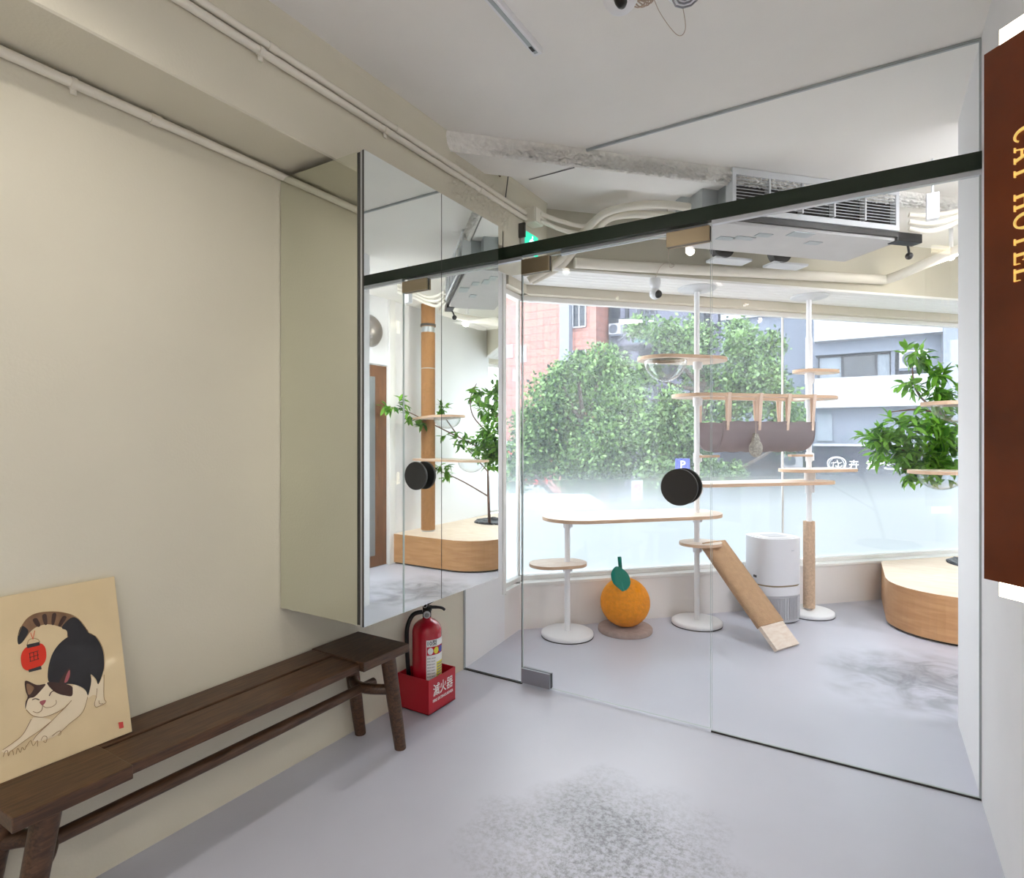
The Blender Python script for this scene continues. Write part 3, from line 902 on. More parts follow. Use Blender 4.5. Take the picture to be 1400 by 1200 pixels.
b = MB(); b.lathe([(0, 0), (.011, 0), (.011, .0006), (0, .0006)], 20, 0, basis((.77, .64, 0), (0, 0, 1), (ex + .64 * .0343, ey - .77 * .0343, .445))); b.build('dial', M['print_grey'], ga)
b = MB(); b.tube([(ex - .004, ey - .02, .475 + .018 * math.sin(0))] and [(ex + .014 * math.cos(a), ey - .016, .490 + .014 * math.sin(a)) for a in np.linspace(0, 2 * math.pi, 17)], .0018, 6); b.build('pin_ring', M['alu'], fe)
b = MB(); b.tube(smooth_path([(ex - .018, ey - .012, .452), (ex - .050, ey - .045, .440), (ex - .066, ey - .068, .38), (ex - .064, ey - .072, .28), (ex - .060, ey - .066, .16), (ex - .050, ey - .060, .03)], 8), .0105, 10); b.build('hose', M['black'], fe)
# printed label wrapped on the cylinder
def wrap(b, vs, fs, ac, zc, r, mi):
    b.add([(ex + (r + p[2]) * math.cos(ac + p[0] / R_), ey + (r + p[2]) * math.sin(ac + p[0] / R_), zc + p[1]) for p in vs], fs, mi)
def patch(b, x0, x1, z0, z1, r, mi, n=14):
    vs = []; fs = []
    for i in range(n + 1):
        x = x0 + (x1 - x0) * i / n
        vs += [(x, z0, 0), (x, z1, 0)]
        if i: fs.append((2 * i - 2, 2 * i, 2 * i + 1, 2 * i - 1))
    wrap(b, vs, fs, AC, 0, r, mi)
AC = math.radians(-8)
b = MB(); r1 = R_ + .0008
patch(b, -.056, .056, .130, .335, r1, 0)
patch(b, -.054, .054, .262, .302, r1 + .0004, 1)
patch(b, -.010, .014, .262, .302, r1 + .0006, 1)
patch(b, -.004, .050, .150, .225, r1 + .0006, 2)
for xx, mi in ((-.036, 0), (-.006, 2), (.024, 4)):
    vs = []; fs = []
    for i in range(13):
        a = math.pi * i / 12
        vs += [(xx - .0135 * math.cos(a), .282 - .0165 * math.sin(a), 0), (xx - .0135 * math.cos(a), .282 + .0165 * math.sin(a), 0)]
        if i: fs.append((2 * i - 2, 2 * i, 2 * i + 1, 2 * i - 1))
    wrap(b, vs, fs, AC, 0, r1 + .0011, mi)
vs, fs = text_mesh('10型', .027, .0002, 1., .0003); wrap(b, vs, fs, AC - .028 / R_, .318, r1 + .0008, 3)
rr = random.Random(2)
for k in range(7):
    z = .245 - k * .0145
    for x0_, x1_ in ((-.052, -.034), (-.031, -.010)):
        q0 = x0_; 
        while q0 < x1_ - .003:
            l = rr.uniform(.002, .006); patch(b, q0, min(q0 + l, x1_), z, z + .004, r1 + .0005, 5, 2); q0 += l + .0015
for k in range(5):
    patch(b, 0, .046, .158 + k * .013, .164 + k * .013, r1 + .001, 5, 8)
b.build('label', [M['print_white'], M['red'], M['print_yellow'], M['print_black'], M['park_blue'], M['print_grey']], fe)

# brown sign standing off the right wall, a lit tube box behind it
sx, sy = .231, 1.784; SD = Vector((.6947, -.7193, 0)).normalized(); SN = Vector((-.7193, -.6947, 0)).normalized()
hs = thing('hotel_sign', 'tall brown sign panel with gold CAT HOTEL lettering beside the glass wall', 'sign', (sx + .05, sy - .05, .966))
TS = basis(SD, (0, 0, 1), (sx, sy, 0))     # x along the panel, y up, z towards the room
b = MB(); b.box((0, .966, -.012), (.150, 2.219, 0), 0, TS); b.build('panel', M['panel_brown'], hs, bevel=.001)
b = MB(); b.box((0, .966, -.044), (.140, 2.219, -.032), 0, TS); b.build('panel', M['panel_brown'], hs, bevel=.001)
b = MB(); b.box((.030, 1.03, -.032), (.120, 2.16, -.012), 0, TS); b.build('core', M['charcoal'], hs)
for z0, z1 in ((.930, 1.03), (2.16, 2.262)):
    b = MB(); b.box((.026, z0, -.031), (.125, z1, -.013), 0, TS); b.build('end_lamp', M['lamp_warm'], hs)
def letter(ch):
    """serif capitals, 1 high; list of polygons"""
    s, w, h = .13, .045, 1.
    se = lambda x: [[(x - .13, 0), (x + .13 + 0, 0), (x + .13, w), (x - .13, w)]]
    bar = lambda x0, y0, x1_, y1_: [[(x0, y0), (x1_, y0), (x1_, y1_), (x0, y1_)]]
    def arc(cx_, cy_, rx_, ry_, a0, a1, th, n=20):
        out = []
        for i in range(n):
            A, B = a0 + (a1 - a0) * i / n, a0 + (a1 - a0) * (i + 1) / n
            f = lambda a: .35 + .65 * abs(math.cos(a))
            P_ = [(cx_ + rx_ * math.cos(a), cy_ + ry_ * math.sin(a)) for a in (A, B)]
            Q = [(cx_ + (rx_ - th * f(a)) * math.cos(a), cy_ + (ry_ - th * .45) * math.sin(a)) for a in (B, A)]
            out.append(P_ + Q)
        return out
    if ch == 'C': return .78, arc(.42, .5, .40, .52, .75, 2 * math.pi - .75, .15) + bar(.69, .68, .735, .92)
    if ch == 'O': return .90, arc(.44, .5, .44, .52, 0, 2 * math.pi, .15, 32)
    if ch == 'A': return .86, [[(.40, 1), (.46, 1), (.16, .03), (.10, .03)], [(.40, 1), (.48, 1), (.80, .03), (.66, .03)]] + bar(.22, .32, .62, .37) + bar(.0, 0, .26, w) + bar(.56, 0, .88, w)
    if ch == 'T': return .78, bar(.32, 0, .46, 1) + bar(0, .95, .78, 1) + bar(0, .76, .045, 1) + bar(.735, .76, .78, 1) + bar(.22, 0, .56, w)
    if ch == 'H': return .92, bar(.10, 0, .24, 1) + bar(.66, 0, .80, 1) + bar(.2, .48, .7, .53) + bar(0, 0, .34, w) + bar(.56, 0, .90, w) + bar(0, .955, .34, 1) + bar(.56, .955, .90, 1)
    if ch == 'E': return .72, bar(.10, 0, .24, 1) + bar(0, 0, .66, w) + bar(0, .955, .64, 1) + bar(.2, .48, .50, .53) + bar(.62, 0, .66, .24) + bar(.60, .78, .64, 1) + bar(.46, .40, .50, .62)
    if ch == 'L': return .70, bar(.10, 0, .24, 1) + bar(0, 0, .66, w) + bar(0, .955, .34, 1) + bar(.62, 0, .66, .26)
    return .38, []
# text runs downwards: letter x -> -z, letter y -> along the panel
cap = .046; zt = 2.0
tot = sum(letter(c)[0] + .16 for c in 'CAT HOTEL') - .16
k = .345 / (tot * cap)
TB = basis(-SD, (0, 0, 1), Vector((sx, sy, 0)) + SD * .140 - SN * -.0 + SN * -.044)     # the same lettering on the far side
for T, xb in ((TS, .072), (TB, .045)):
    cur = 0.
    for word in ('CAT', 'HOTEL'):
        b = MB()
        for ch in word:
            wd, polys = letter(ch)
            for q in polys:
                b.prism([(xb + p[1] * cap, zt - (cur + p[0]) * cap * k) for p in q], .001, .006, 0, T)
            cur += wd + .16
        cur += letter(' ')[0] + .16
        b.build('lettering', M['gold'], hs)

# conduits
def conduit(name, label, pts, r, clips=(), couplers=(), group=None, mat_='conduit'):
    root = thing(name, label, 'conduit', pts[0], group)
    m = MB(); m.tube(pts, r, 12); m.build('pipe', M[mat_], root)
    for (p, ax, wall) in clips:
        m = MB(); P_ = Vector(p); A = Vector(ax).normalized(); Wd = Vector(wall).normalized(); U = A.cross(Wd)
        m.tube([tuple(P_ - A * .007), tuple(P_ + A * .007)], r + .003, 14)
        T = basis(A, U, P_)
        m.box((-.008, -r - .018, -.004 if False else -.003), (.008, r + .002, .003), 0, Matrix.Translation(-Wd * 0) @ T)
        m.build('clip', M[mat_], root)
    for (p, ax) in couplers:
        m = MB(); P_ = Vector(p); A = Vector(ax).normalized()
        m.tube([tuple(P_ - A * .016), tuple(P_ + A * .016)], r + .0025, 14); m.build('coupling', M[mat_], root)
    return root
conduit('conduit', 'painted conduit along the top of the left wall under the beam', [(-1.943, -2.4, 2.316), (-1.943, 2.6, 2.316)], .0145,
        [((-1.943, .77, 2.316), (0, 1, 0), (-1, 0, 0))], [((-1.943, .995, 2.316), (0, 1, 0))])
conduit('conduit', 'lower painted conduit of the pair on the beam face', [(-1.686, -2.4, 2.548), (-1.686, 2.90, 2.560)], .0135,
        [((-1.686, 1.19, 2.556), (0, 1, 0), (-1, 0, 0)), ((-1.686, 1.76, 2.557), (0, 1, 0), (-1, 0, 0))], [((-1.686, 2.45, 2.559), (0, 1, 0))])
conduit('conduit', 'upper painted conduit of the pair on the beam face', [(-1.686, -2.4, 2.590), (-1.686, 2.90, 2.592)], .0125,
        [], [((-1.686, 1.235, 2.591), (0, 1, 0)), ((-1.686, 1.84, 2.592), (0, 1, 0))])
jb = thing('junction_box', 'cream conduit box where the two beam conduits end', 'junction box', (-1.655, 2.95, 2.53))
b = MB(); b.box((-1.698, 2.90, 2.535), (-1.625, 3.0, 2.625)); b.build('box', M['conduit'], jb, bevel=.006)
b = MB(); b.box((-1.624, 2.905, 2.54), (-1.620, 2.995, 2.62)); b.build('lid', M['conduit'], jb)
for k, (z, lab) in enumerate(((2.598, 'upper thin conduit running from the junction box behind the header'), (2.560, 'lower thin conduit sagging from the junction box behind the header'))):
    conduit('conduit', lab, smooth_path([(-1.625, 2.96, z), (-1.56, 3.12, z - .012 * k - .008), (-1.47, 3.26, z - .01 * k - .01), (-1.2, 3.50, z - .012 * k), (-.79, 3.84, z - .005)]), .0125, [], [((-1.47, 3.26, z - .01 * k - .01), (.6, .55, 0))])
es = thing('exit_sign', 'small lit green exit sign on the beam behind the header', 'exit sign', (-1.67, 2.94, 2.34))
b = MB(); b.box((-1.698, 2.862, 2.36), (-1.672, 3.02, 2.487)); b.build('housing', M['light_metal'], es, bevel=.003)
b = MB(); b.box((-1.6715, 2.866, 2.364), (-1.669, 3.016, 2.483)); b.build('face', M['exit_green'], es)
b = MB()
Te = basis((0, 1, 0), (0, 0, 1), (-1.6682, 2.94, 2.423))
b.add([(p[0] * .05, p[1] * .05, 0) for p in ((.1, .75), (.35, .75), (.35, 1.0), (.1, 1.0))], [(0, 1, 2, 3)], 0, False, Te)
for q in ([(-.2, .1), (0, .05), (.3, .65), (.05, .7)], [(-.7, -.7), (-.5, -.75), (.05, .1), (-.2, .2)], [(.0, .1), (.15, .0), (.55, -.35), (.45, -.5), (.2, -.3)], [(.2, .62), (.3, .5), (.75, .3), (.8, .42)], [(.1, .65), (-.4, .4), (-.6, .0), (-.45, -.02), (-.25, .3)]):
    b.add([(p[0] * .05, p[1] * .05, 0) for p in q], [tuple(range(len(q)))], 0, False, Te)
b.build('running_figure', M['exit_white'], es)
b = MB(); b.box((-1.70, 2.845, 2.44), (-1.66, 2.858, 2.52)); b.build('bracket', M['charcoal'], es)

# ceiling: track, spotlights, camera, coil, socket
tr = thing('track_rail', 'white ceiling track for spotlights ending above the cabinet', 'track', (-1.05, .1, CEIL))
b = MB(); b.box((-1.068, -1.8, CEIL - .024), (-1.032, 1.90, CEIL)); b.build('rail', M['white'], tr, bevel=.002)
b = MB(); b.box((-1.057, -1.79, CEIL - .0255), (-1.043, 1.885, CEIL - .0235)); b.build('slot', M['grey_metal'], tr)
b = MB(); b.box((-1.058, 1.84, CEIL - .026), (-1.046, 1.87, CEIL - .0235)); b.build('contact', M['black'], tr)
for i, (y, lab, tgt, pw) in enumerate(((1.30, 'copper tipped spotlight on the ceiling track, nearest the glass', (-1.3, 2.6, .6), 24), (.30, 'second spotlight along the ceiling track', (-1.9, .9, .9), 22),
                                  (-.55, 'third spotlight along the ceiling track', (-.4, -.1, 0), 26), (-1.4, 'last spotlight on the ceiling track', (-.6, -1.2, 0), 26))):
    sp = thing('spotlight', lab, 'spotlight', (-1.05, y, 2.55), 'spotlights on the ceiling track')
    dirv = (Vector(tgt) - Vector((-1.03, y, 2.62))).normalized()
    b = MB(); b.cyl((-1.05, y), .018, 2.66, CEIL - .025, 12); b.box((-1.065, y - .05, CEIL - .04), (-1.035, y + .05, CEIL - .025)); b.build('stem', M['white'], sp)
    p0 = Vector((-1.03, y, 2.66)); 
    b = MB(); b.tube([tuple(p0), tuple(p0 + dirv * .09)], .033, 20); b.build('head', M['copper'], sp)
    b = MB(); b.tube([tuple(p0 + dirv * .0902), tuple(p0 + dirv * .092)], .027, 20); b.build('lens', M['lamp_white'], sp)
    l = bpy.data.lights.new('spotlight_beam', 'SPOT'); l.energy = pw * 1.0; l.spot_size = math.radians(105); l.spot_blend = .8; l.shadow_soft_size = .03; l.color = (1, .95, .87)
    lo = bpy.data.objects.new('spotlight_beam', l); COL.objects.link(lo)
    lo.location = p0 + dirv * .10; lo.rotation_euler = dirv.to_track_quat('-Z', 'Y').to_euler()
sc_ = thing('security_camera', 'white rounded camera with black window hanging from the ceiling', 'camera', (-.62, 1.64, 2.56))
b = MB(); b.sphere((-.635, 1.655, 2.63), .055, 0, 28, (1, 1, 1.1)); b.cyl((-.635, 1.655), .04, 2.64, CEIL, 24); b.build('body', M['white'], sc_)
b = MB(); b.sphere((-.625, 1.632, 2.612), .046, 0, 24, (.52, .75, 1.0)); b.build('window', M['black'], sc_)
cc = thing('cable_coil', 'small coil of beige cable tied up against the ceiling', 'cable', (-.60, 1.80, 2.66))
b = MB()
for k in range(5):
    b.tube([(-.625 + .028 * math.cos(a) + .004 * k, 1.79 + .040 * math.sin(a) + .004 * k, 2.700 + .003 * k + .008 * math.sin(a * 2 + k)) for a in np.linspace(0, 2 * math.pi, 24)[:-1]], .0022, 6, 0, True)
b.tube(smooth_path([(-.60, 1.82, 2.70), (-.57, 1.80, 2.72), (-.55, 1.75, CEIL)]), .003, 6)
b.build('loops', M['cable'], cc)
b = MB(); b.tube(smooth_path([(-.595, 1.78, CEIL - .002), (-.59, 1.88, 2.70), (-.555, 1.97, 2.66), (-.53, 1.98, 2.68), (-.53, 1.93, CEIL - .002)], 8), .0012, 6)
tag(b.build('thin_wire', M['cable']), 'thin loose wire loop drooping from the ceiling beside the round socket', 'wire')
cs = thing('ceiling_socket', 'round white ceiling socket with a spiral clear bulb at the top edge', 'ceiling socket', (-.50, 1.90, 2.70))
b = MB(); b.lathe([(.0, CEIL - .03), (.05, CEIL - .03), (.062, CEIL - .018), (.064, CEIL)], 32, 0, Matrix.Translation((-.50, 1.88, 0))); b.build('base', M['white'], cs)
b = MB(); b.tube([(-.50 + (.012 + .0013 * k) * math.cos(k * .7), 1.88 + (.012 + .0013 * k) * math.sin(k * .7), CEIL - .032 - .0005 * k) for k in range(28)], .003, 6); b.build('spiral', M['steel'], cs)
for i, (x, y, lab) in enumerate(((.95, -1.75, 'added square white fill panel on the ceiling at the back of the front room'), (.95, -.55, 'added square white fill panel on the ceiling beside the right side wall'))):  # unseen glowing panels added to brighten the front room
    cp = thing('fill_lamp', lab, 'fill lamp', (x, y, CEIL - .05))
    b = MB(); b.box((x - .32, y - .32, CEIL - .05), (x + .32, y + .32, CEIL)); b.build('housing', M['white'], cp, bevel=.005)
    b = MB(); b.box((x - .30, y - .30, CEIL - .053), (x + .30, y + .30, CEIL - .051)); b.build('diffuser', mat('fill_panel_glow', (1, .96, .91, 1), .5, emit=13), cp)

# ------------------------------------------------------------------ cat room things
PE = 3.655
D0, D1, D2 = 1.323, 2.287, 3.224
ct = thing('cat_climber', 'white pole cat climbing frame with birch shelves along the street window', 'cat tree', W(D1, PE, 0))
def pole(d, z0, z1, base_r=.172):
    x, y = W(d, PE)
    p = MB(); p.lathe([(base_r, 0), (base_r, .006)], 40, 1, Matrix.Translation((x, y, 0))); p.lathe([(base_r - .002, .006), (base_r, .010), (base_r, .026), (base_r - .012, .034), (.03, .036), (.02, .036)], 40, 0, Matrix.Translation((x, y, 0)))
    p.build('base_disc', [M['white'], M['charcoal']], ct)
    p = MB(); p.cyl((x, y), .0185, .034, z1, 18)
    po = p.build('pole', M['white'], ct)
    return po, x, y
def collar(po, x, y, z0, z1, r=.027):
    p = MB(); p.cyl((x, y), r, z0, z1, 20); p.box((x + r * .6, y - .008, z0 + .005), (x + r + .010, y + .008, z1 - .005)); p.build('collar', M['white'], po, bevel=.002)
def shelf(poly, z0, z1, name='shelf', inner=None):
    p = MB()
    if inner: p.ring(poly, inner, z0, z1, 0, 1, TW)
    else: p.prism(poly, z0, z1, 0, TW, 1)
    return p.build(name, [M['birch'], M['ply_edge']], ct, bevel=.002)
po0, xa, ya = pole(D0, 0, .765)
po1, xb_, yb_ = pole(D1, 0, 2.352)
po2, xc, yc = pole(D2, 0, 2.352)
collar(po0, xa, ya, .715, .762); collar(po0, xa, ya, .425, .470)
shelf(stadium(D0 + .08, D1 - .06, PE + .025, .235), .763, .785)
shelf(stadium(D0 - .13, D0 - .005, PE - .01, .130), .470, .490)
collar(po1, xb_, yb_, .715, .762); collar(po1, xb_, yb_, .505, .558)
shelf(stadium(D1 + .005, D1 + .04, PE - .01, .130), .558, .578)
# round shelf with an acrylic bowl
sh = shelf(stadium(D1 - .25, D1 + .02, PE, .185), 1.842, 1.864, 'shelf', stadium(D1 - .245, D1 - .245, PE, .150))
p = MB(); c_ = W(D1 - .245, PE)
p.sphere((c_[0], c_[1], 1.862), .150, 0, 36, (1, 1, 1.12), -90, 0)
p.sphere((c_[0], c_[1], 1.862), .145, 0, 36, (1, 1, 1.12), -90, 0)
bo = p.build('clear_bowl', M['acrylic'], ct)
p = MB(); p.lathe([(.143, 1.864), (.160, 1.864), (.160, 1.869), (.143, 1.869)], 36, 0, Matrix.Translation((c_[0], c_[1], 0))); p.build('rim', M['acrylic'], bo)
collar(po1, xb_, yb_, 1.79, 1.842)
# ring shelf carrying the hammock
shelf(stadium(D1 + .02, D2 + .0, PE, .190), 1.590, 1.612, 'hammock_ring', stadium(D1 + .06, D2 - .04, PE, .130))
for po, x, y in ((po1, xb_, yb_), (po2, xc, yc)):
    collar(po, x, y, 1.53, 1.59)
    p = MB(); p.box((x - .018, y - .018, 1.588), (x + .018, y + .018, 1.596)); p.build('washer', M['white'], po)
for d in (D1, D2):      # cross rails that tie the ring to the poles
    p = MB(); p.box((d - .035, PE - .18, 1.591), (d + .035, PE + .18, 1.611), 0, TW); p.build('cross_rail', M['birch'], ct)
hm = MB(); nu, nv = 40, 20; vs = []; fs = []
for i in range(nu + 1):
    d = D1 + .095 + (D2 - D1 - .185) * i / nu
    sag = .006 * math.sin(i / nu * math.pi * 6) ** 2
    for j in range(nv + 1):
        a = math.pi * j / nv
        e = PE - .165 * math.cos(a)
        z = 1.425 - sag - .215 * math.sin(a) ** .55
        vs.append((d, e, z))
for i in range(nu):
    for j in range(nv):
        a = i * (nv + 1) + j; fs.append((a, a + 1, a + nv + 2, a + nv + 1))
hm.add(vs, fs, 0, True, TW)
ho = hm.build('hammock', M['grey_cloth'], ct)
so = ho.modifiers.new('cloth_thickness', 'SOLIDIFY'); so.thickness = .004
for d in (D1 + .13, D1 + .38, D1 + .61, D2 - .12):
    for s in (-1, 1):
        p = MB()
        e0 = PE + s * .168; e1 = PE + s * .176
        p.box((d - .012, e1 - .022, 1.613), (d + .012, e1 + .022, 1.616), 0, TW)
        vs = [(d - .012, e1 + s * .020, 1.615), (d + .012, e1 + s * .020, 1.615), (d + .010, e0 + s * .004, 1.36), (d - .010, e0 + s * .004, 1.36),
              (d - .012, e1 + s * .016, 1.615), (d + .012, e1 + s * .016, 1.615), (d + .010, e0 + s * .001, 1.36), (d - .010, e0 + s * .001, 1.36)]
        p.add(vs, [(0, 1, 2, 3), (7, 6, 5, 4), (0, 4, 5, 1), (1, 5, 6, 2), (2, 6, 7, 3), (3, 7, 4, 0)], 0, False, TW)
        vs = [(d - .012, e1 - s * .020, 1.614), (d + .012, e1 - s * .020, 1.614), (d + .010, e0 - s * .006, 1.40), (d - .010, e0 - s * .006, 1.40),
              (d - .012, e1 - s * .017, 1.614), (d + .012, e1 - s * .017, 1.614), (d + .010, e0 - s * .003, 1.40), (d - .010, e0 - s * .003, 1.40)]
        p.add(vs, [(0, 1, 2, 3), (7, 6, 5, 4), (0, 4, 5, 1), (1, 5, 6, 2), (2, 6, 7, 3), (3, 7, 4, 0)], 0, False, TW)
        p.build('strap', M['strap'], ho)
for d, s, po, x, y in ((D1, 1, po1, xb_, yb_), (D2, -1, po2, xc, yc)):
    p = MB(); p.prism([(d + s * .005, PE - .045), (d + s * .17, PE - .02), (d + s * .17, PE + .02), (d + s * .005, PE + .045)], 1.170, 1.186, 0, TW, 1); p.build('arm', [M['birch'], M['ply_edge']], ct)
    collar(po, x, y, 1.135, 1.20, .024)
# shelves between and round the right pole
shelf(stadium(D1 + .02, D2 + .01, PE - .02, .150), .972, .994)
shelf(stadium(D2 - .10, D2 + .26, PE + .0, .130), 1.058, 1.080)
shelf(stadium(D2 - .01, D2 + .13, PE, .105), 1.790, 1.812)
collar(po2, xc, yc, .994, 1.058, .034); collar(po2, xc, yc, .90, .972); collar(po2, xc, yc, 1.71, 1.79, .028); collar(po1, xb_, yb_, .91, .972)
p = MB(); p.cyl((xc, yc), .024, 1.60, 2.05, 20); p.build('outer_tube', M['white'], po2)
p = MB(); p.cyl((xc, yc), .041, .05, .388, 28); p.cyl((xc, yc), .041, .392, .69, 28); p.cyl((xc, yc), .042, .386, .394, 28); p.build('sisal_wrap', M['sisal_pale'], po2)
for x, y in ((xb_, yb_), (xc, yc)):
    p = MB(); p.lathe([(.02, 2.330), (.030, 2.332), (.034, 2.342), (.124, 2.347), (.130, 2.350), (.130, 2.3595)], 40, 0, Matrix.Translation((x, y, 0))); p.build('ceiling_plate', M['light_metal'], ct)

# ramp leaning on the low shelf
rp = thing('cat_ramp', 'sloping ramp covered with brown woven mat leaning on the low shelf', 'ramp', (-.43, 3.96, 0))
pt0 = Vector((-.935, 4.235, .578)); pb0 = Vector((-.432, 3.972, .018))
ax = (pb0 - pt0); Lr = ax.length; ax.normalize()
wd = Vector((.46, .88, 0)).normalized()
TRm = basis(ax, wd, pt0)
p = MB(); p.box((0, -.112, -.026), (Lr, .112, 0), 0, TRm); p.build('board', M['birch'], rp, bevel=.001)
p = MB()
nx = 40; vs = []; fs = []
rg = np.random.default_rng(9)
for i in range(nx + 1):
    x = -.004 + (Lr * .80 + .004) * i / nx
    w_ = .004 * math.sin(i * .9) + .002 * rg.standard_normal()
    for (yy, zz) in ((-.117, -.030), (-.117, .004), (-.05, .005 + abs(w_)), (.0, .006 + w_ * .5), (.05, .005 + abs(w_) * .8), (.117, .004), (.117, -.030)):
        vs.append((x, yy, zz))
for i in range(nx):
    for j in range(7):
        a, c2 = i * 7 + j, i * 7 + (j + 1) % 7
        fs.append((a, a + 7, c2 + 7, c2))
p.add(vs, fs, 0, True, TRm); p.add(vs, [tuple(range(7)), tuple(nx * 7 + j for j in range(6, -1, -1))], 0, False, TRm)
p.build('woven_mat', M['mat_fabric'], rp)

# orange ball scratcher
ox, oy = W(1.736, 3.650)
og = thing('orange_scratcher', 'orange fruit shaped scratching ball with a green leaf on a felt disc', 'scratching ball', (ox, oy, 0))
p = MB(); p.lathe([(.178, 0), (.182, .006), (.182, .026), (.176, .032), (.0, .033)], 44, 0, Matrix.Translation((ox, oy, 0))); p.build('base_disc', M['stone_felt'], og)
p = MB(); p.sphere((ox, oy, .196), .166, 0, 48, (1, 1, .985)); p.build('ball', M['orange'], og)
p = MB(); q0 = Vector((ox - .005, oy - .03, .34))
p.tube([tuple(q0), tuple(q0 + Vector((-.012, -.006, .06))), tuple(q0 + Vector((-.02, -.01, .165)))], [.014, .012, .013], 10); lf = p.build('stem', M['teal'], og)
TL = basis((.86, .50, 0), Vector((.46, -.30, -1)) * -1, q0 + Vector((-.022, -.042, .085)))
p = MB(); q = [(.0, .02), (.045, -.01), (.062, -.05), (.055, -.10), (.025, -.135), (.0, -.155), (-.028, -.13), (-.055, -.095), (-.058, -.05), (-.04, -.01)]
q = smooth_path(q, 4, True); n = len(q)
vs = [(a, c2, .012 + .18 * abs(a) * .5) for a, c2 in q] + [(a, c2, .004 + .18 * abs(a) * .5) for a, c2 in q]
p.add(vs, [tuple(range(n)), tuple(range(2 * n - 1, n - 1, -1))] + [(i, n + i, n + (i + 1) % n, (i + 1) % n) for i in range(n)], 0, False, TL); p.build('leaf', M['teal'], og)
vs, fs = ribbon([(0, .02), (.003, -.06), (0, -.15)], .004)
p = MB(); p.add([(a[0], a[1], .0145) for a in vs], fs, 0, False, TL); p.build('leaf_vein', mat('pale_teal', srgb(60, 150, 130), .9), lf)

# air purifier
pd_, pe = 2.895, 3.640
ap = thing('air_purifier', 'tall white oval air purifier with ribbed grey base behind the ramp', 'air purifier', W(pd_, pe, 0))
def sup(a_, b_, n=48, ex_=2.6):
    out = []
    for i in range(n):
        a = 2 * math.pi * i / n
        c, s = math.cos(a), math.sin(a)
        out.append((pd_ + a_ * math.copysign(abs(c) ** (2 / ex_), c), pe + b_ * math.copysign(abs(s) ** (2 / ex_), s)))
    return out
p = MB(); p.prism(sup(.165, .150), .012, .20, 0, TW, smooth=True)
for i, (d, e) in enumerate(sup(.169, .154, 96)):
    if 1:
        p.box((d - .0022, e - .0022, .03), (d + .0022, e + .0022, .185), 0, TW)
p.build('ribbed_base', M['purifier_grey'], ap)
p = MB(); p.prism(sup(.150, .135), 0, .014, 0, TW); p.build('foot', M['charcoal'], ap)
p = MB(); p.prism(sup(.172, .157), .20, .262, 0, TW, smooth=True); p.build('middle_band', M['purifier'], ap, bevel=.004)
p = MB(); p.prism(sup(.166, .151), .262, .274, 0, TW, smooth=True); p.build('seam', M['bronze'], ap)
p = MB(); p.prism(sup(.172, .157), .274, .598, 0, TW, smooth=True); p.build('upper_body', M['purifier'], ap, bevel=.007)
p = MB(); p.prism(sup(.145, .130), .598, .602, 0, TW); p.build('top_panel', M['purifier'], ap, bevel=.002)
p = MB(); p.box((pd_ - .07, pe - .07, .602), (pd_ + .07, pe + .05, .604), 0, TW); p.build('control_panel', M['purifier_grey'], ap)
p = MB(); p.prism([(pd_ + .055 + .010 * math.cos(a), .52 + .006 * math.sin(a)) for a in np.linspace(0, 6.28, 17)[:-1]], pe - 0, pe + .001, 0, Matrix.Identity(4))
p = MB(); p.box((pd_ + .03, pe - .1585, .513), (pd_ + .052, pe - .1565, .521), 0, TW); p.build('emblem', M['alu'], ap)
p = MB(); p.box((pd_ - .176, pe - .05, .316), (pd_ - .171, pe - .02, .332), 0, TW); p.build('sensor', M['charcoal'], ap)

# crochet toy hanging from the hammock strap
tw = W(D1 + .335, PE - .19)
ty = thing('hanging_toy', 'small grey crocheted fish toy hanging on the front of the hammock', 'cat toy', (tw[0], tw[1], 1.17))
p = MB(); p.sphere((tw[0], tw[1], 1.235), .045, 0, 20, (1, .6, 1.35)); p.build('body', M['toy'], ty)
p = MB(); p.prism([(-.030, .0), (.030, .0), (.012, .055), (-.012, .055)], -.012, .012, 0, basis((DX[0], DX[1], 0), (0, 0, 1), (tw[0], tw[1], 1.285))); p.build('head', M['toy'], ty)
p = MB(); p.tube([(tw[0], tw[1], 1.335), (tw[0], tw[1], 1.44), (tw[0] - EX[0] * .0, tw[1], 1.60)], .002, 6); p.build('cord', M['cable'], ty)

# small hanging two-ball camera by the soffit
hc = thing('hanging_camera', 'small white two part camera hanging before the window head on a thin cord', 'camera', (-1.20, 3.70, 2.20))
hx_, hy_ = -1.196, 3.735
p = MB(); p.lathe([(.0, 2.275), (.026, 2.278), (.036, 2.30), (.037, 2.335), (.030, 2.345), (0, 2.346)], 24, 0, Matrix.Translation((hx_, hy_, 0))); p.build('mount', M['white'], hc)
p = MB(); p.sphere((hx_, hy_, 2.245), .037, 0, 24); p.build('head', M['white'], hc)
p = MB(); p.sphere((hx_ + .022, hy_ - .010, 2.238), .026, 0, 20); p.build('lens', M['charcoal'], hc)
p = MB(); p.tube(smooth_path([(hx_, hy_, 2.345), (hx_ + .05, hy_ - .05, 2.40), (hx_ + .1, hy_ - .06, 2.42), (hx_ + .12, hy_ - .07, 2.38), (hx_ + .14, hy_ - .05, 2.40), (hx_ + .11, hy_ - .07, 2.44), (hx_ + .11, hy_ - .10, 2.74)]), .0018, 6); p.build('cord', M['cable'], hc)

